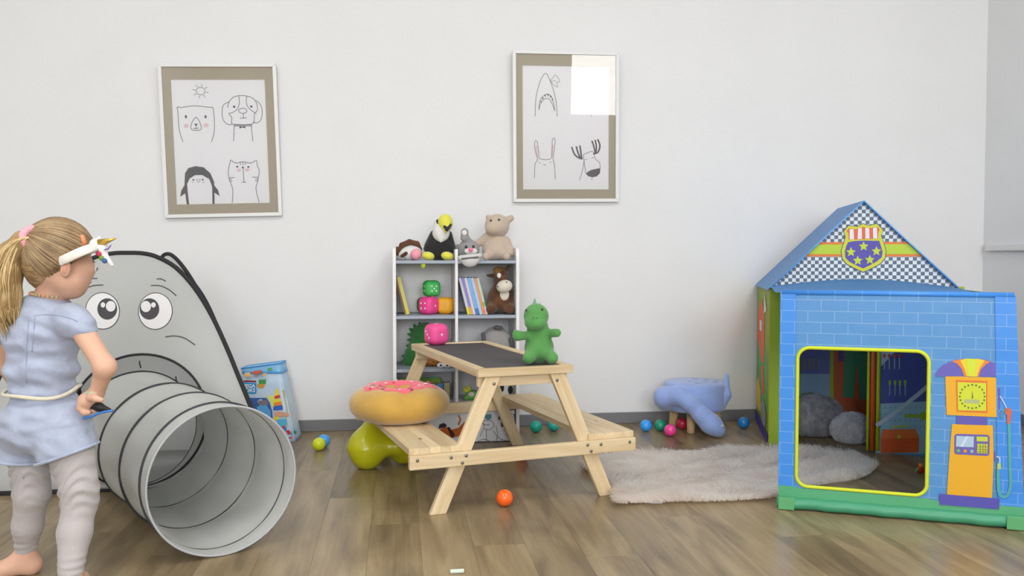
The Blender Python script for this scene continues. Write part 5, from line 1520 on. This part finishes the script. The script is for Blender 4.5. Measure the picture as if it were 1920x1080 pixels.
lprint('red_strip_print', [(0.3, 0.20), (0.5, 0.18), (0.6, 0.30), (0.4, 0.32)], (214, 96, 60), 0.003)
lprint('yellow_car_print', [(0.55, 0.08), (1.0, 0.08), (1.0, 0.18), (0.8, 0.24), (0.6, 0.18)], (220, 190, 40), 0.003)
lprint('wheel_print', [(0.35 + 0.2 * math.cos(a), 0.10 + 0.06 * math.sin(a)) for a in [k * PI / 8 for k in range(16)]], (150, 160, 156), 0.0045)
lprint('purple_hem_print', [(0.0, 0.0), (1.0, 0.0), (1.0, 0.06), (0.0, 0.05)], (74, 64, 160), 0.005)
# inner printed walls
def wall_print(name, O, px_polys, col, off, parent):
    f_ = uv_on(O, AH, V((0, 0, 1))); o_ = L(O); m = MB()
    for Q in px_polys:
        pp = []
        for q in Q:
            u, v = f_(*q); pp.append(V((o_.x + u, o_.y - off, v)))
        if len(px_polys) > 12: m.poly(pp)
        else: MB().poly(pp).build(name, M('print_%d_%d_%d' % col, col, rough=0.5), parent)
    if m.v: m.build(name, M('print_%d_%d_%d' % col, col, rough=0.5), parent)['kind'] = 'stuff'
navy = (72, 86, 164)
IW = FL + AN * 0.0
wall_print('navy_print', IW, [[(1644, 640), (1800, 640), (1800, 748), (1738, 752), (1644, 757)]], navy, 0.0035, inner_wall)
wall_print('toolbox_print', IW, [[(1655, 805), (1716, 804), (1723, 822), (1722, 848), (1651, 849), (1651, 822)]], (214, 92, 40), 0.0035, inner_wall)
wall_print('toolbox_lid_print', IW, [[(1655, 805), (1716, 804), (1723, 820), (1651, 822)]], (226, 112, 54), 0.0045, inner_wall)
wall_print('toolbox_latch_print', IW, [[(1683, 815), (1688, 815), (1688, 822), (1683, 822)], [(1670, 798), (1702, 797), (1702, 800), (1670, 801)]], (190, 200, 70), 0.0055, inner_wall)
wall_print('peg_corner_print', IW, [[(1644, 655), (1682, 655), (1644, 695)]], (172, 196, 220), 0.0045, inner_wall)
tools, heads, shafts = [], [], []
for x in (1668, 1678, 1687, 1697):
    heads.append([(x - 2.4, 713), (x + 2.4, 713), (x + 1.5, 722), (x - 1.5, 722)]); shafts.append([(x - 0.8, 722), (x + 0.8, 722), (x + 0.6, 741), (x - 0.6, 741)])
for x in (1658, 1667, 1677, 1686):
    tools.append([(x - 3, 664), (x + 3, 664), (x + 1.4, 671), (x - 1.4, 671)]); shafts.append([(x - 1, 671), (x + 1, 671), (x + 0.8, 692), (x - 0.8, 692)])
wall_print('screwdriver_handles_print', IW, heads, (150, 190, 60), 0.0045, inner_wall)
wall_print('red_tool_heads_print', IW, tools, (206, 76, 60), 0.0055, inner_wall)
wall_print('tool_shafts_print', IW, shafts, (176, 186, 190), 0.0050, inner_wall)
wall_print('wrench_print', IW, [[(1696, 776), (1726, 777), (1728, 772), (1738, 772), (1738, 788), (1728, 786), (1726, 783), (1696, 782)]], (150, 180, 60), 0.0045, inner_wall)
pegs = []
for j in range(8):
    for i in range(10):
        x, y = 1650 + i * 9.5, 764 + j * 12
        if 1648 < x < 1728 and y > 800: continue
        pegs.append([(x - 1, y - 1), (x + 1, y - 1), (x + 1, y + 1), (x - 1, y + 1)])
wall_print('peg_holes_print', IW, pegs, (98, 128, 176), 0.0042, inner_wall)
wall_print('base_band_print', IW, [[(1640, 849), (1800, 852), (1800, 880), (1640, 866)]], (86, 150, 206), 0.0030, inner_wall)
# loose strap across the inner wall
sa = P(1643, 798, 3.42); sb = P(1742, 722, 3.30)
MB().ribbon([L(sa.lerp(sb, i / 8)) + V((0, 0, -0.006 * math.sin(PI * i / 8))) for i in range(9)], 0.016, (0.2, -1, 0)).build('strap', nyl('strap', (168, 190, 214)), tent)
BW = BL - AH.cross(V((0, 0, 1))) * 0
wall_print('peg_board_print', BL, [[(1440, 700), (1558, 701), (1558, 840), (1440, 840)]], (150, 188, 214), 0.003, back)
wall_print('lime_line_print', BL, [[(1556, 640), (1563, 640), (1563, 840), (1556, 840)]], (176, 190, 50), 0.0045, back)
wall_print('orange_door_print', BL, [[(1563, 640), (1640, 640), (1640, 840), (1563, 840)]], (206, 96, 46), 0.003, back)
wall_print('green_trousers_print', BL, [[(1584, 645), (1629, 645), (1627, 748), (1612, 748), (1607, 678), (1601, 746), (1580, 744)]], (66, 150, 104), 0.0045, back)
wall_print('purple_tool_print', BL, [[(1571, 652), (1582, 652), (1581, 678), (1573, 678)]], (80, 72, 158), 0.0045, back)
wall_print('toolbox_print', BL, [[(1490, 744), (1540, 742), (1544, 754), (1544, 800), (1490, 800)]], (206, 96, 46), 0.0045, back)
wall_print('tools_print', BL, [[(x - 1.2, 672), (x + 1.2, 672), (x + 1, 694), (x - 1, 694)] for x in (1509, 1517, 1525, 1533)] + [[(1504, 737), (1525, 735), (1525, 738), (1504, 740)]], (140, 150, 80), 0.0045, back)

# ================================================================ cushions in the tent
def furry(name, label, c, r, col, col2, rot=0.0, seg=0.006, nbl=14000, length=0.011):
    t = thing(name, label, 'cushion', V((c[0], c[1], 0)), 0, 'fluffy grey cushions in the play tent')
    R = rotz(rot)
    mat = M(name + label[:8] + '_fur', col, rough=0.95, sheen=0.4, col2=col2, vscale=25)
    cz = r[2]
    v, f = soft([el((0, 0, cz), r, np.array(R))], seg, 0.01)
    link('cover', raw_mesh('cover', v, f), mat, t)
    q = v[rng.integers(0, len(v), nbl)] + rng.normal(size=(nbl, 3)) * 0.002
    n = (q - np.array([0, 0, cz])) / np.array(r) ** 2
    n /= np.linalg.norm(n, axis=1)[:, None]
    keep = q[:, 2] > 0.012
    q, n = q[keep], n[keep]
    bv, bf = blades(q, n, length, 0.0011, np.array([0, 0, -0.5]), 0.45)
    bv[:, 2] = np.maximum(bv[:, 2], 0.002)
    o = link('pile', raw_mesh('pile', bv, bf, False), mat, t); o['kind'] = 'stuff'
    return t
furry('fluffy_cushion', 'large dark grey fluffy cushion inside the play tent', P(1528, 800, 3.88), (0.125, 0.075, 0.094), (164, 166, 170), (122, 124, 128))
furry('fluffy_cushion', 'smaller light grey fluffy cushion beside the larger one', P(1597, 800, 3.735), (0.085, 0.055, 0.066), (212, 213, 218), (176, 177, 182))
# small toy figure on the floor in the tent
tp_ = F(1724, 888)
fig = thing('small_toy', 'tiny red, yellow and green toy on the tent floor', 'toy', tp_)
sd('body', [el((0, 0, 0.014), (0.013, 0.011, 0.014)), rc((0.008, 0, 0.016), (0.022, -0.004, 0.008), 0.007, 0.007)], M('toy_red', (206, 60, 60), rough=0.4), fig, 0.002, 0.006)
sd('head', [el((0.003, -0.004, 0.032), (0.009, 0.009, 0.009))], M('toy_orange', (226, 140, 50), rough=0.4), fig, 0.002)
sd('arm', [rc((-0.006, -0.004, 0.02), (-0.018, -0.01, 0.012), 0.005, 0.004)], M('toy_green', (110, 170, 70), rough=0.4), fig, 0.002)

# ================================================================ faux fur rug
rug_px = [(1088, 872), (1120, 858), (1180, 852), (1290, 847), (1400, 843), (1460, 842), (1520, 842), (1585, 846), (1628, 860), (1642, 878), (1612, 896), (1560, 905), (1500, 917), (1460, 930), (1380, 938), (1280, 940), (1200, 942), (1160, 943), (1150, 934), (1153, 914), (1118, 893)]
rug_pts = [F(x, y, 0.012) for x, y in rug_px]
rc0 = sum(rug_pts, V((0, 0, 0))) / len(rug_pts); rc0.z = 0
rug = thing('fur_rug', 'long white and taupe faux fur rug running into the play tent', 'rug', rc0)
rp_ = [V((p.x, p.y, 0)) - rc0 for p in rug_pts]
rp_ = [V((p.x, p.y, 0.001)) for p in spline([tuple(p) for p in rp_ + [rp_[0]]], 4)[:-1]]
fur_mat = M('white_taupe_fur', (255, 253, 250), rough=0.9, sheen=0.3, col2=(222, 200, 190), vscale=6.5, stretch=(1, 2.4, 1), trans=0.78)
MB().prism([V((p.x * 0.97, p.y * 0.86, p.z)) for p in rp_], (0, 0, 0.009)).build('rug_backing', fur_mat, rug)
poly2 = np.array([(p.x, p.y) for p in rp_])
def inside(pts):
    x, y = pts[:, 0], pts[:, 1]; c = np.zeros(len(pts), bool); n = len(poly2)
    for i in range(n):
        x1, y1 = poly2[i]; x2, y2 = poly2[(i + 1) % n]
        cond = ((y1 > y) != (y2 > y)) & (x < (x2 - x1) * (y - y1) / (y2 - y1 + 1e-12) + x1)
        c ^= cond
    return c
NB = 240000
cand = np.stack([rng.uniform(poly2[:, 0].min(), poly2[:, 0].max(), NB), rng.uniform(poly2[:, 1].min(), poly2[:, 1].max(), NB)], 1)
cand = cand[inside(cand)][:60000]
q = np.column_stack([cand, np.full(len(cand), 0.010)])
fx = np.sin(q[:, 0] * 9 + 2 * np.sin(q[:, 1] * 13)) + np.sin(q[:, 0] * 23 + q[:, 1] * 17)
fy = np.cos(q[:, 1] * 11 + 2 * np.sin(q[:, 0] * 7)) + np.sin(q[:, 1] * 29 - q[:, 0] * 19)
lean_ = np.stack([-0.5 + 0.5 * fx, -0.5 + 0.5 * fy, np.zeros(len(q))], 1) * 0.9
bv, bf = blades(q, np.tile([0, 0, 0.8], (len(q), 1)), 0.038, 0.0012, lean_, 0.22)
bv[:, 2] = np.maximum(bv[:, 2], 0.002)
o = link('fur', raw_mesh('fur', bv, bf, False), fur_mat, rug); o['kind'] = 'stuff'
lbl = F(1226, 943)
o = MB().prism(spline([(-0.03, 0.004, 0), (-0.005, -0.007, 0), (0.028, -0.004, 0), (0.022, 0.004, 0), (0.0, 0.010, 0)], 3), (0, 0, 0.0015)).build('paper_scrap', M('white_scrap', (232, 232, 232), rough=0.8), None, loc=(lbl.x, lbl.y, 0.0005))
tag(o, 'small white scrap on the floor at the rug\'s front edge', 'scrap')
# ================================================================ the child
GP = F(92, 1095)
gp = V((GP.x, GP.y, 0))
girl = thing('person', 'blond child in pale blue romper and grey leggings, seen from behind beside the tunnel', 'person', gp)
skin = M('child_skin', (218, 174, 150), rough=0.55, spec=0.3, sss=0.12, var=0.03, vscale=30)
romp = M('pale_blue_chambray', (172, 181, 203), rough=0.9, sheen=0.2, bump=0.45, bscale=34, var=0.09, vscale=22)
legg = M('grey_jersey', (182, 176, 176), rough=0.95, sheen=0.2, bump=0.10, bscale=120, var=0.03)
hairm = M('dark_blond_hair', (186, 156, 112), rough=0.5, spec=0.5, col2=(124, 98, 66), vscale=34, stretch=(1, 1, 3.0), bump=0.4, bscale=60)
GY = 2.13
def g(px, py, Y=GY): return P(px, py, Y) - gp
fz = lambda p, z: V((p.x, p.y, z))
# --- skin: one continuous body
hd_c = g(108, 486, 2.12)
facing = V((0.74, 0.60, -0.30)).normalized()
sidev = V((0.63, -0.77, 0)).normalized()
wr, elb, shd = g(181, 737, 2.085), g(197, 688, 2.055), g(146, 606, 2.085)
palm = g(164, 751, 2.085)
body = [el(g(108, 478, 2.12), (0.074, 0.073, 0.078)), el(g(122, 506, 2.125), (0.058, 0.058, 0.062)), el(g(137, 527, 2.115), (0.034, 0.046, 0.034)), el(g(136, 545, 2.125), (0.023, 0.03, 0.019)),
        el(g(160, 521, 2.168), (0.0125, 0.0125, 0.0115), k=0.010), el(g(152, 541, 2.16), (0.012, 0.014, 0.009), k=0.012), el(g(156, 505, 2.13), (0.026, 0.034, 0.022)),
        rc(g(92, 566, 2.135), g(108, 524, 2.13), 0.040, 0.038),
        rc(g(80, 600, 2.14), g(82, 780, 2.14), 0.060, 0.060), rc(g(40, 600, 2.165), g(135, 602, 2.09), 0.028, 0.028),
        rc(shd, elb, 0.0275, 0.0235), rc(elb, wr, 0.0238, 0.0168),
        rc(wr, palm, 0.0165, 0.019, 0.012), el(palm, (0.020, 0.026, 0.018), k=0.012)]
# ear
ear_c = g(123, 505, 2.050)
body += [el(ear_c, (0.0135, 0.010, 0.0215), np.array(rotz(-0.4) @ roty(0.25)), 0.006)]
# fingers curling under the held toy, thumb along its top
for i in range(4):
    dy = 0.034 - 0.0165 * i
    k0 = g(158, 755, 2.085) + V((0, dy, 0)); k1 = g(156, 765 - (i == 3) * 2, 2.085) + V((0, dy, 0)); k2 = g(164, 771.5, 2.085) + V((0, dy, 0)); k3 = g(176 - (i in (0, 3)) * 4, 771, 2.085) + V((0, dy, 0))
    body += [rc(palm + V((-0.004, dy * 0.8, 0)), k0, 0.0088, 0.0084, 0.004), rc(k0, k1, 0.0082, 0.0078, 0.003), rc(k1, k2, 0.0078, 0.0074, 0.003), rc(k2, k3, 0.0074, 0.0062, 0.003)]
th0, th1, th2 = g(170, 745, 2.062), g(179, 747, 2.050), g(190, 750, 2.048)
body += [rc(th0, th1, 0.0100, 0.0088, 0.006), rc(th1, th2, 0.0086, 0.0068, 0.003)]
# far arm
le_, lw_ = g(20, 684, 2.265), g(46, 745, 2.30)
body += [rc(g(22, 600, 2.175), le_, 0.036, 0.030), rc(le_, lw_, 0.029, 0.021), el(lw_ + V((0.012, 0.012, -0.022)), (0.020, 0.020, 0.026))]
for i in range(4):
    b0 = lw_ + V((0.006 + 0.010 * i, 0.022 - 0.012 * i, -0.038)); body += [rc(b0, b0 + V((0.012, 0.010, -0.022)), 0.0080, 0.0066, 0.003)]
body += [rc(lw_ + V((0.02, 0.0, -0.012)), lw_ + V((0.036, -0.010, -0.030)), 0.009, 0.007, 0.003)]
# legs (inside the leggings) and bare feet
la = fz(g(49, 1046, 2.185), 0.052); ra = fz(g(133, 1092, 2.035), 0.055)
body += [rc(g(50, 800, 2.15), g(58, 935, 2.15), 0.045, 0.034), rc(g(58, 935, 2.15), la, 0.032, 0.021), rc(g(122, 800, 2.11), g(150, 935, 2.09), 0.048, 0.034), rc(g(150, 935, 2.09), g(140, 998, 2.068), 0.03, 0.028), rc(g(140, 998, 2.068), ra, 0.028, 0.021)]
for a, d in ((la, V((-0.62, -0.30, 0)).normalized()), (ra, V((-0.30, 0.95, 0)).normalized())):
    hl_ = fz(a - d * 0.012, 0.024); bl_ = fz(a + d * 0.072, 0.019)
    sv = V((-d.y, d.x, 0))
    body += [rc(a, hl_, 0.022, 0.0235), rc(hl_, bl_, 0.0225, 0.0185), rc(a, fz(a + d * 0.05, 0.022), 0.02, 0.018), rc(bl_ - sv * 0.013, bl_ + sv * 0.013, 0.016, 0.016)]
    for i in range(5):
        tb_ = bl_ + sv * (0.020 - 0.0105 * i) + d * 0.006
        ln_ = 0.020 - 0.0022 * i
        body += [rc(fz(tb_, 0.012), fz(tb_ + d * ln_, 0.0095), 0.0085, 0.0080 - 0.0006 * i, 0.003)]
sd('body', body, skin, girl, 0.0042, 0.018)
# ear hollow, eye, lashes
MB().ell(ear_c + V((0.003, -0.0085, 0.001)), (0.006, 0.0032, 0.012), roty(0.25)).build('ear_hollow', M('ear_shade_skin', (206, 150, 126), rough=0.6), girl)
body_o = [o for o in girl.children if o.name.split('.')[0] == 'body'][0]
bvg = BVHTree.FromPolygons([v.co.copy() for v in body_o.data.vertices], [tuple(p.vertices) for p in body_o.data.polygons])
hc0 = g(112, 492, 2.12)
def on_face(side, up):
    d = (facing + sidev * side + V((0, 0, up))).normalized()
    h_ = bvg.ray_cast(hc0 + d * 0.3, -d)
    return (h_[0] if h_[0] is not None else hc0 + d * 0.08), d
for s_ in (-1, 1):
    e_, d = on_face(0.40 * s_, 0.06)
    MB().ell(e_ - d * 0.0058, 0.0092).build('eye', M('eye_white_wet', (226, 226, 228), rough=0.2), girl)
    MB().ell(e_ - d * 0.0012, 0.0052).build('iris', M('blue_grey_iris', (86, 104, 120), rough=0.2), girl)
    lt_ = (facing.cross(V((0, 0, 1)))).normalized()
    MB().tube(spline([e_ + lt_ * 0.0095 + d * 0.001 + V((0, 0, 0.002)), e_ + d * 0.0045 + V((0, 0, 0.0055)), e_ - lt_ * 0.0095 + d * 0.001 + V((0, 0, 0.002))], 4), 0.0014, 6).build('eyelashes', M('dark_lash', (96, 76, 60), rough=0.7), girl)
    b_, d2 = on_face(0.40 * s_, 0.30)
    MB().tube(spline([b_ + lt_ * 0.012, b_ + V((0, 0, 0.003)), b_ - lt_ * 0.012], 4), 0.0016, 6).build('eyebrow', M('brow_hair', (150, 120, 86), rough=0.8), girl)
mo, d = on_face(0.0, -0.42)
MB().tube(spline([mo - lt_ * 0.013 - d * 0.001, mo + d * 0.002, mo + lt_ * 0.013 - d * 0.001], 4), [0.0016, 0.0026, 0.0032, 0.0034, 0.0036, 0.0034, 0.0032, 0.0026, 0.0016], 8).build('lips', M('rose_lips', (204, 128, 116), rough=0.5), girl)
# --- hair: combed back, ponytail
hair = sd('hair', [el(g(109, 472, 2.12), (0.081, 0.081, 0.083)), el(g(90, 498, 2.125), (0.054, 0.068, 0.054)), rc(g(68, 450, 2.09), g(63, 447, 2.078), 0.018, 0.012), rc(g(84, 522, 2.13), g(88, 534, 2.13), 0.034, 0.026),
     cut(g(150, 487, 2.12), (0.52, 0.22, -0.82))], hairm, girl, 0.0042, 0.02)
# combed strands lying on the skull, drawn from the hairline back to the tie
hc_, hr_ = g(109, 472, 2.12), V((0.0818, 0.0818, 0.084))
tie = g(64, 447, 2.08)
def unit(p): return V(((p.x - hc_.x) / hr_.x, (p.y - hc_.y) / hr_.y, (p.z - hc_.z) / hr_.z)).normalized()
cp_, cn_ = g(150, 487, 2.12), V((0.52, 0.22, -0.82)).normalized()
nn = V((cn_.x * hr_.x, cn_.y * hr_.y, cn_.z * hr_.z)); dd = (cp_ - hc_).dot(cn_) / nn.length; nn.normalize()
dd = max(-0.95, min(0.95, dd))
e1 = nn.cross(V((0, 0, 1))).normalized(); e2 = nn.cross(e1)
ms = [MB(), MB(), MB()]
te = unit(tie)
for i in range(330):
    a = 2 * PI * i / 330 + random.uniform(-0.02, 0.02)
    st_ = nn * dd + (e1 * math.cos(a) + e2 * math.sin(a)) * math.sqrt(1 - dd * dd)
    t0 = random.uniform(0.0, 0.12)
    om = math.acos(max(-1, min(1, st_.dot(te))))
    if om < 0.25: continue
    lift = random.uniform(0.996, 1.018); wv = random.uniform(-0.05, 0.05)
    pts = []
    for j in range(13):
        t_ = t0 + (1 - t0) * j / 12
        q = (st_ * math.sin((1 - t_) * om) + te * math.sin(t_ * om)) / math.sin(om)
        q = q + st_.cross(te) * (wv * math.sin(PI * t_)); q.normalize()
        pts.append(hc_ + V((q.x * hr_.x, q.y * hr_.y, q.z * hr_.z)) * lift)
    ms[i % 3].tube(pts, [0.0010] + [0.0019] * 11 + [0.0012], 5)
for m, c1, c2 in zip(ms, ((160, 134, 98), (182, 156, 116), (140, 116, 84)), ((130, 106, 76), (152, 126, 92), (112, 91, 65))):
    m.build('combed_strands', M('hair_strand_%d' % c1[0], c1, rough=0.42, spec=0.5, col2=c2, vscale=30), girl)['kind'] = 'stuff'
core = [g(61, 447, 2.072), g(42, 451, 2.066), g(21, 476, 2.070), g(9, 520, 2.075), g(10, 562, 2.075), g(18, 596, 2.08)]
cr = [0.013, 0.022, 0.030, 0.036, 0.032, 0.008]
sd('ponytail', [rc(core[i], core[i + 1], cr[i], cr[i + 1]) for i in range(5)], M('blond_ponytail', (186, 156, 106), rough=0.5, spec=0.5, col2=(126, 100, 64), vscale=40, stretch=(1, 1, 0.25)), girl, 0.004, 0.01)
ms = [MB(), MB(), MB()]
for i in range(420):
    a = random.uniform(0, 2 * PI); rr = math.sqrt(random.uniform(0.5, 1.0)) * 1.06
    pts = []
    for j, (c, r_) in enumerate(zip(core, cr)):
        w_ = 1.0 if j < 5 else 1.9
        pts.append(c + V((math.cos(a) * r_ * rr * w_, math.sin(a) * r_ * rr * w_, 0.25 * math.cos(a) * r_)) + V((random.gauss(0, 0.0025), random.gauss(0, 0.0025), 0)))
    pts[-1] = pts[-1] + V((random.gauss(0, 0.007), random.gauss(0, 0.006), random.gauss(-0.012, 0.018)))
    sp_ = spline([tuple(p) for p in pts], 5)
    r0 = random.uniform(0.0016, 0.0027)
    ms[i % 3].tube(sp_, [r0 * (1 - 0.75 * (k / (len(sp_) - 1)) ** 3) for k in range(len(sp_))], 5)
for m, c1, c2 in zip(ms, ((214, 186, 132), (192, 162, 108), (226, 202, 152)), ((176, 146, 96), (142, 114, 72), (190, 160, 112))):
    m.build('ponytail_strands', M('tail_strand_%d' % c1[0], c1, rough=0.42, spec=0.5, col2=c2, vscale=22), girl)['kind'] = 'stuff'
MB().tube([g(61, 447, 2.074) + V((0.014 * math.cos(a) + 0.002, 0.020 * math.cos(a) - 0.002, 0.023 * math.sin(a))) for a in [k * PI / 10 for k in range(20)]], 0.0095, 10, closed=True).build('hair_tie', M('pink_scrunchie', (238, 168, 182), rough=0.8, bump=0.4, bscale=150), girl)
MB().tube(spline([g(65, 456, 2.058), g(73, 461, 2.046), g(80, 462, 2.041)], 3), [0.004] * 6 + [0.003], 6).build('tie_end', M('rose_ribbon', (206, 120, 120), rough=0.8), girl)
MB().tube(spline([g(154, 441, 2.055), g(157, 450, 2.05), g(159, 458, 2.055)], 4), 0.0055, 8, flat=0.5).build('hair_clip', M('coral_clip', (232, 140, 100), rough=0.4), girl)
# --- headband with a horn
hb_ = spline([g(113, 490, 2.046), g(126, 484, 2.034), g(150, 473, 2.032), g(168, 466, 2.048), g(180, 462, 2.085), g(183, 462, 2.135), g(172, 467, 2.185), g(145, 478, 2.212), g(116, 489, 2.205)], 5)
band_o = MB().tube(hb_, 0.0125, 8, flat=0.35, up=(0.5, -1, 0.3)).build('headband', M('cream_fleece', (226, 222, 212), rough=0.95, sheen=0.4, bump=0.2, bscale=250), girl)
sd('horn_base', [rc(g(180, 459, 2.09), g(190, 466, 2.09), 0.016, 0.016), rc(g(188, 470, 2.09), g(210, 497, 2.085), 0.012, 0.0045), rc(g(184, 455, 2.12), g(186, 446, 2.13), 0.010, 0.005)], M('white_felt', (228, 226, 224), rough=0.9), band_o, 0.003, 0.008)
MB().tube([g(187, 456, 2.085), g(219, 446.5, 2.08)], [0.0105, 0.0008], 14).build('horn', M('gold_lame', (214, 180, 84), rough=0.3, metal=0.7), band_o)
for q, c_ in (((185, 476), (206, 56, 96)), ((190, 484), (110, 150, 60)), ((196, 489), (70, 100, 160))):
    MB().ell(g(q[0], q[1], 2.074), (0.0065, 0.005, 0.0065), seg=10, rings=6).build('flower', M('band_flower_%d' % c_[0], c_, rough=0.7), band_o)
MB().tube(spline([g(196, 468, 2.08), g(203, 466, 2.078), g(208, 459, 2.078)], 3), 0.0016, 5).build('ribbon_curl', M('violet_ribbon', (120, 96, 190), rough=0.5), band_o)
# --- romper, belt cord, necklace, bracelet
def crumple(v):
    n = np.sin(v[:, 0] * 70 + 3 * np.sin(v[:, 2] * 38)) * np.sin(v[:, 2] * 95 + v[:, 0] * 30) + 0.6 * np.sin(v[:, 2] * 160 + 40 * v[:, 0])
    c = np.array([v[:, 0].mean(), v[:, 1].mean()])
    d = v[:, :2] - c; d /= np.linalg.norm(d, axis=1)[:, None] + 1e-9
    v = v.copy(); v[:, :2] += d * (n * 0.0026)[:, None]
    return v
sd('romper', [el(g(80, 628, 2.135), (0.096, 0.076, 0.088)), rc(g(34, 600, 2.165), g(130, 600, 2.095), 0.038, 0.038), el(g(86, 570, 2.135), (0.056, 0.052, 0.030)),
              el(g(78, 692, 2.135), (0.090, 0.077, 0.048)), el(g(80, 730, 2.135), (0.080, 0.068, 0.03)), el(g(86, 785, 2.135), (0.108, 0.090, 0.068)), el(g(84, 812, 2.13), (0.104, 0.086, 0.05)),
              rc(g(42, 812, 2.15), g(43, 850, 2.15), 0.060, 0.064), rc(g(124, 812, 2.11), g(127, 846, 2.10), 0.066, 0.070),
              rc(g(136, 600, 2.090), g(155, 614, 2.080), 0.037, 0.033), rc(g(26, 602, 2.175), g(8, 622, 2.19), 0.038, 0.034),
              cut(g(43, 862, 2.15), (-0.10, 0.0, -1)), cut(g(122, 853, 2.10), (0.32, 0.0, -0.95))], romp, girl, 0.0048, 0.022, crumple)
rompo = [o for o in girl.children if o.name.startswith('romper')][0]
bvr = BVHTree.FromPolygons([v.co.copy() for v in rompo.data.vertices], [tuple(p.vertices) for p in rompo.data.polygons])
def on_romper(px, py):
    d = ray(px, py).normalized(); h_ = bvr.ray_cast(CAM - gp, d)
    return h_[0] if h_[0] is not None else g(px, py, 2.06)
for nm, Lp in (('yoke_seam', [(64, 592), (84, 590), (104, 591), (126, 595), (146, 603)]), ('back_seam', [(54, 594), (52, 625), (50, 660), (49, 695), (50, 718)]), ('back_seam', [(66, 594), (63, 625), (60, 660)])):
    MB().tube([on_romper(q.x, q.y) for q in spline(Lp, 4)], 0.0013, 5).build(nm, M('chambray_seam', (150, 160, 188), rough=0.9), girl)
c0, c1 = g(44, 859, 2.15), g(126, 850, 2.10)
for c, r_, tl in ((c0, 0.064, -0.10), (c1, 0.0705, 0.34)):
    MB().tube([c + V((r_ * math.cos(a), r_ * math.sin(a), tl * r_ * math.cos(a))) for a in [k * PI / 20 for k in range(40)]], 0.0042, 8, closed=True).build('shorts_hem', romp, girl)
bc = g(79, 728, 2.135)
bl2 = []
for k in range(48):
    a = 2 * PI * k / 48
    bl2.append(bc + V((0.0885 * math.cos(a), 0.076 * math.sin(a), -0.014 * max(0, math.sin(-(a) + 0.0)) + 0.005 * math.sin(3 * a + 0.8))))
MB().tube(bl2, 0.0050, 8, closed=True).build('belt_cord', M('cream_cord', (226, 220, 200), rough=0.9, bump=0.5, bscale=400), girl)
m = MB()
for k in range(30):
    a = 2 * PI * k / 30
    m.ell(g(97, 553, 2.135) + V((0.047 * math.cos(a), 0.047 * math.sin(a), -0.006 * math.cos(a))), 0.0038, seg=8, rings=6)
m.build('bead_necklace', M('coral_beads', (222, 150, 120), rough=0.4, col2=(150, 180, 130), vscale=90), girl)
MB().tube([wr + V((0.022 * math.cos(a), 0.022 * math.sin(a), 0.005 + 0.006 * math.cos(a))) for a in [k * PI / 12 for k in range(24)]], 0.0028, 6, closed=True).build('bracelet', M('mint_bracelet', (160, 196, 160), rough=0.5), girl)
# --- leggings
def folds(v):
    z = v[:, 2]; n = np.sin(z * 210 + 9 * np.sin(v[:, 0] * 40)) * np.exp(-((z - 0.27) / 0.06) ** 2) * 0.0024 + np.sin(z * 330) * np.exp(-((z - 0.075) / 0.03) ** 2) * 0.0014
    v = v.copy(); v[:, 0] += n * np.sign(v[:, 0] - np.where(v[:, 0] < 0.0, g(55, 900).x, g(145, 900).x)); v[:, 1] -= n
    return v
lt = la + V((0, 0, 0.008)); rt = ra + V((0, 0, 0.010))
lcf, rcf = g(52, 985, 2.165), g(140, 998, 2.068)
sd('leggings', [rc(g(52, 815, 2.15), g(60, 925, 2.15), 0.056, 0.041), rc(g(60, 925, 2.15), lcf, 0.041, 0.0345), rc(lcf, lt, 0.0345, 0.0255), rc(g(125, 815, 2.11), g(148, 915, 2.09), 0.062, 0.043), rc(g(148, 915, 2.09), g(150, 940, 2.09), 0.043, 0.0395), rc(g(150, 940, 2.09), rcf, 0.0395, 0.0375), rc(rcf, rt, 0.0375, 0.029), rc(g(60, 810, 2.14), g(120, 810, 2.115), 0.058, 0.058)], legg, girl, 0.0045, 0.016, folds)
# --- the toy in the hand
ht = thing('hand_toy', 'black and blue plastic toy held in the child\'s hand', 'toy', gp + g(186, 764, 2.085))
o0 = g(186, 764, 2.085)
sd('grip', [rc(g(167, 759, 2.085) - o0, g(186, 763, 2.08) - o0, 0.0085, 0.0105), rc(g(186, 763, 2.08) - o0, g(204, 769, 2.075) - o0, 0.0105, 0.006)], M('black_plastic', (36, 36, 38), rough=0.4), ht, 0.0025, 0.006)
MB().tube(spline([g(157, 784, 2.08) - o0, g(172, 781, 2.075) - o0, g(188, 774, 2.07) - o0, g(211, 770, 2.07) - o0], 5), 0.0062, 8, flat=0.5).build('blade', M('blue_plastic', (70, 132, 214), rough=0.35), ht)
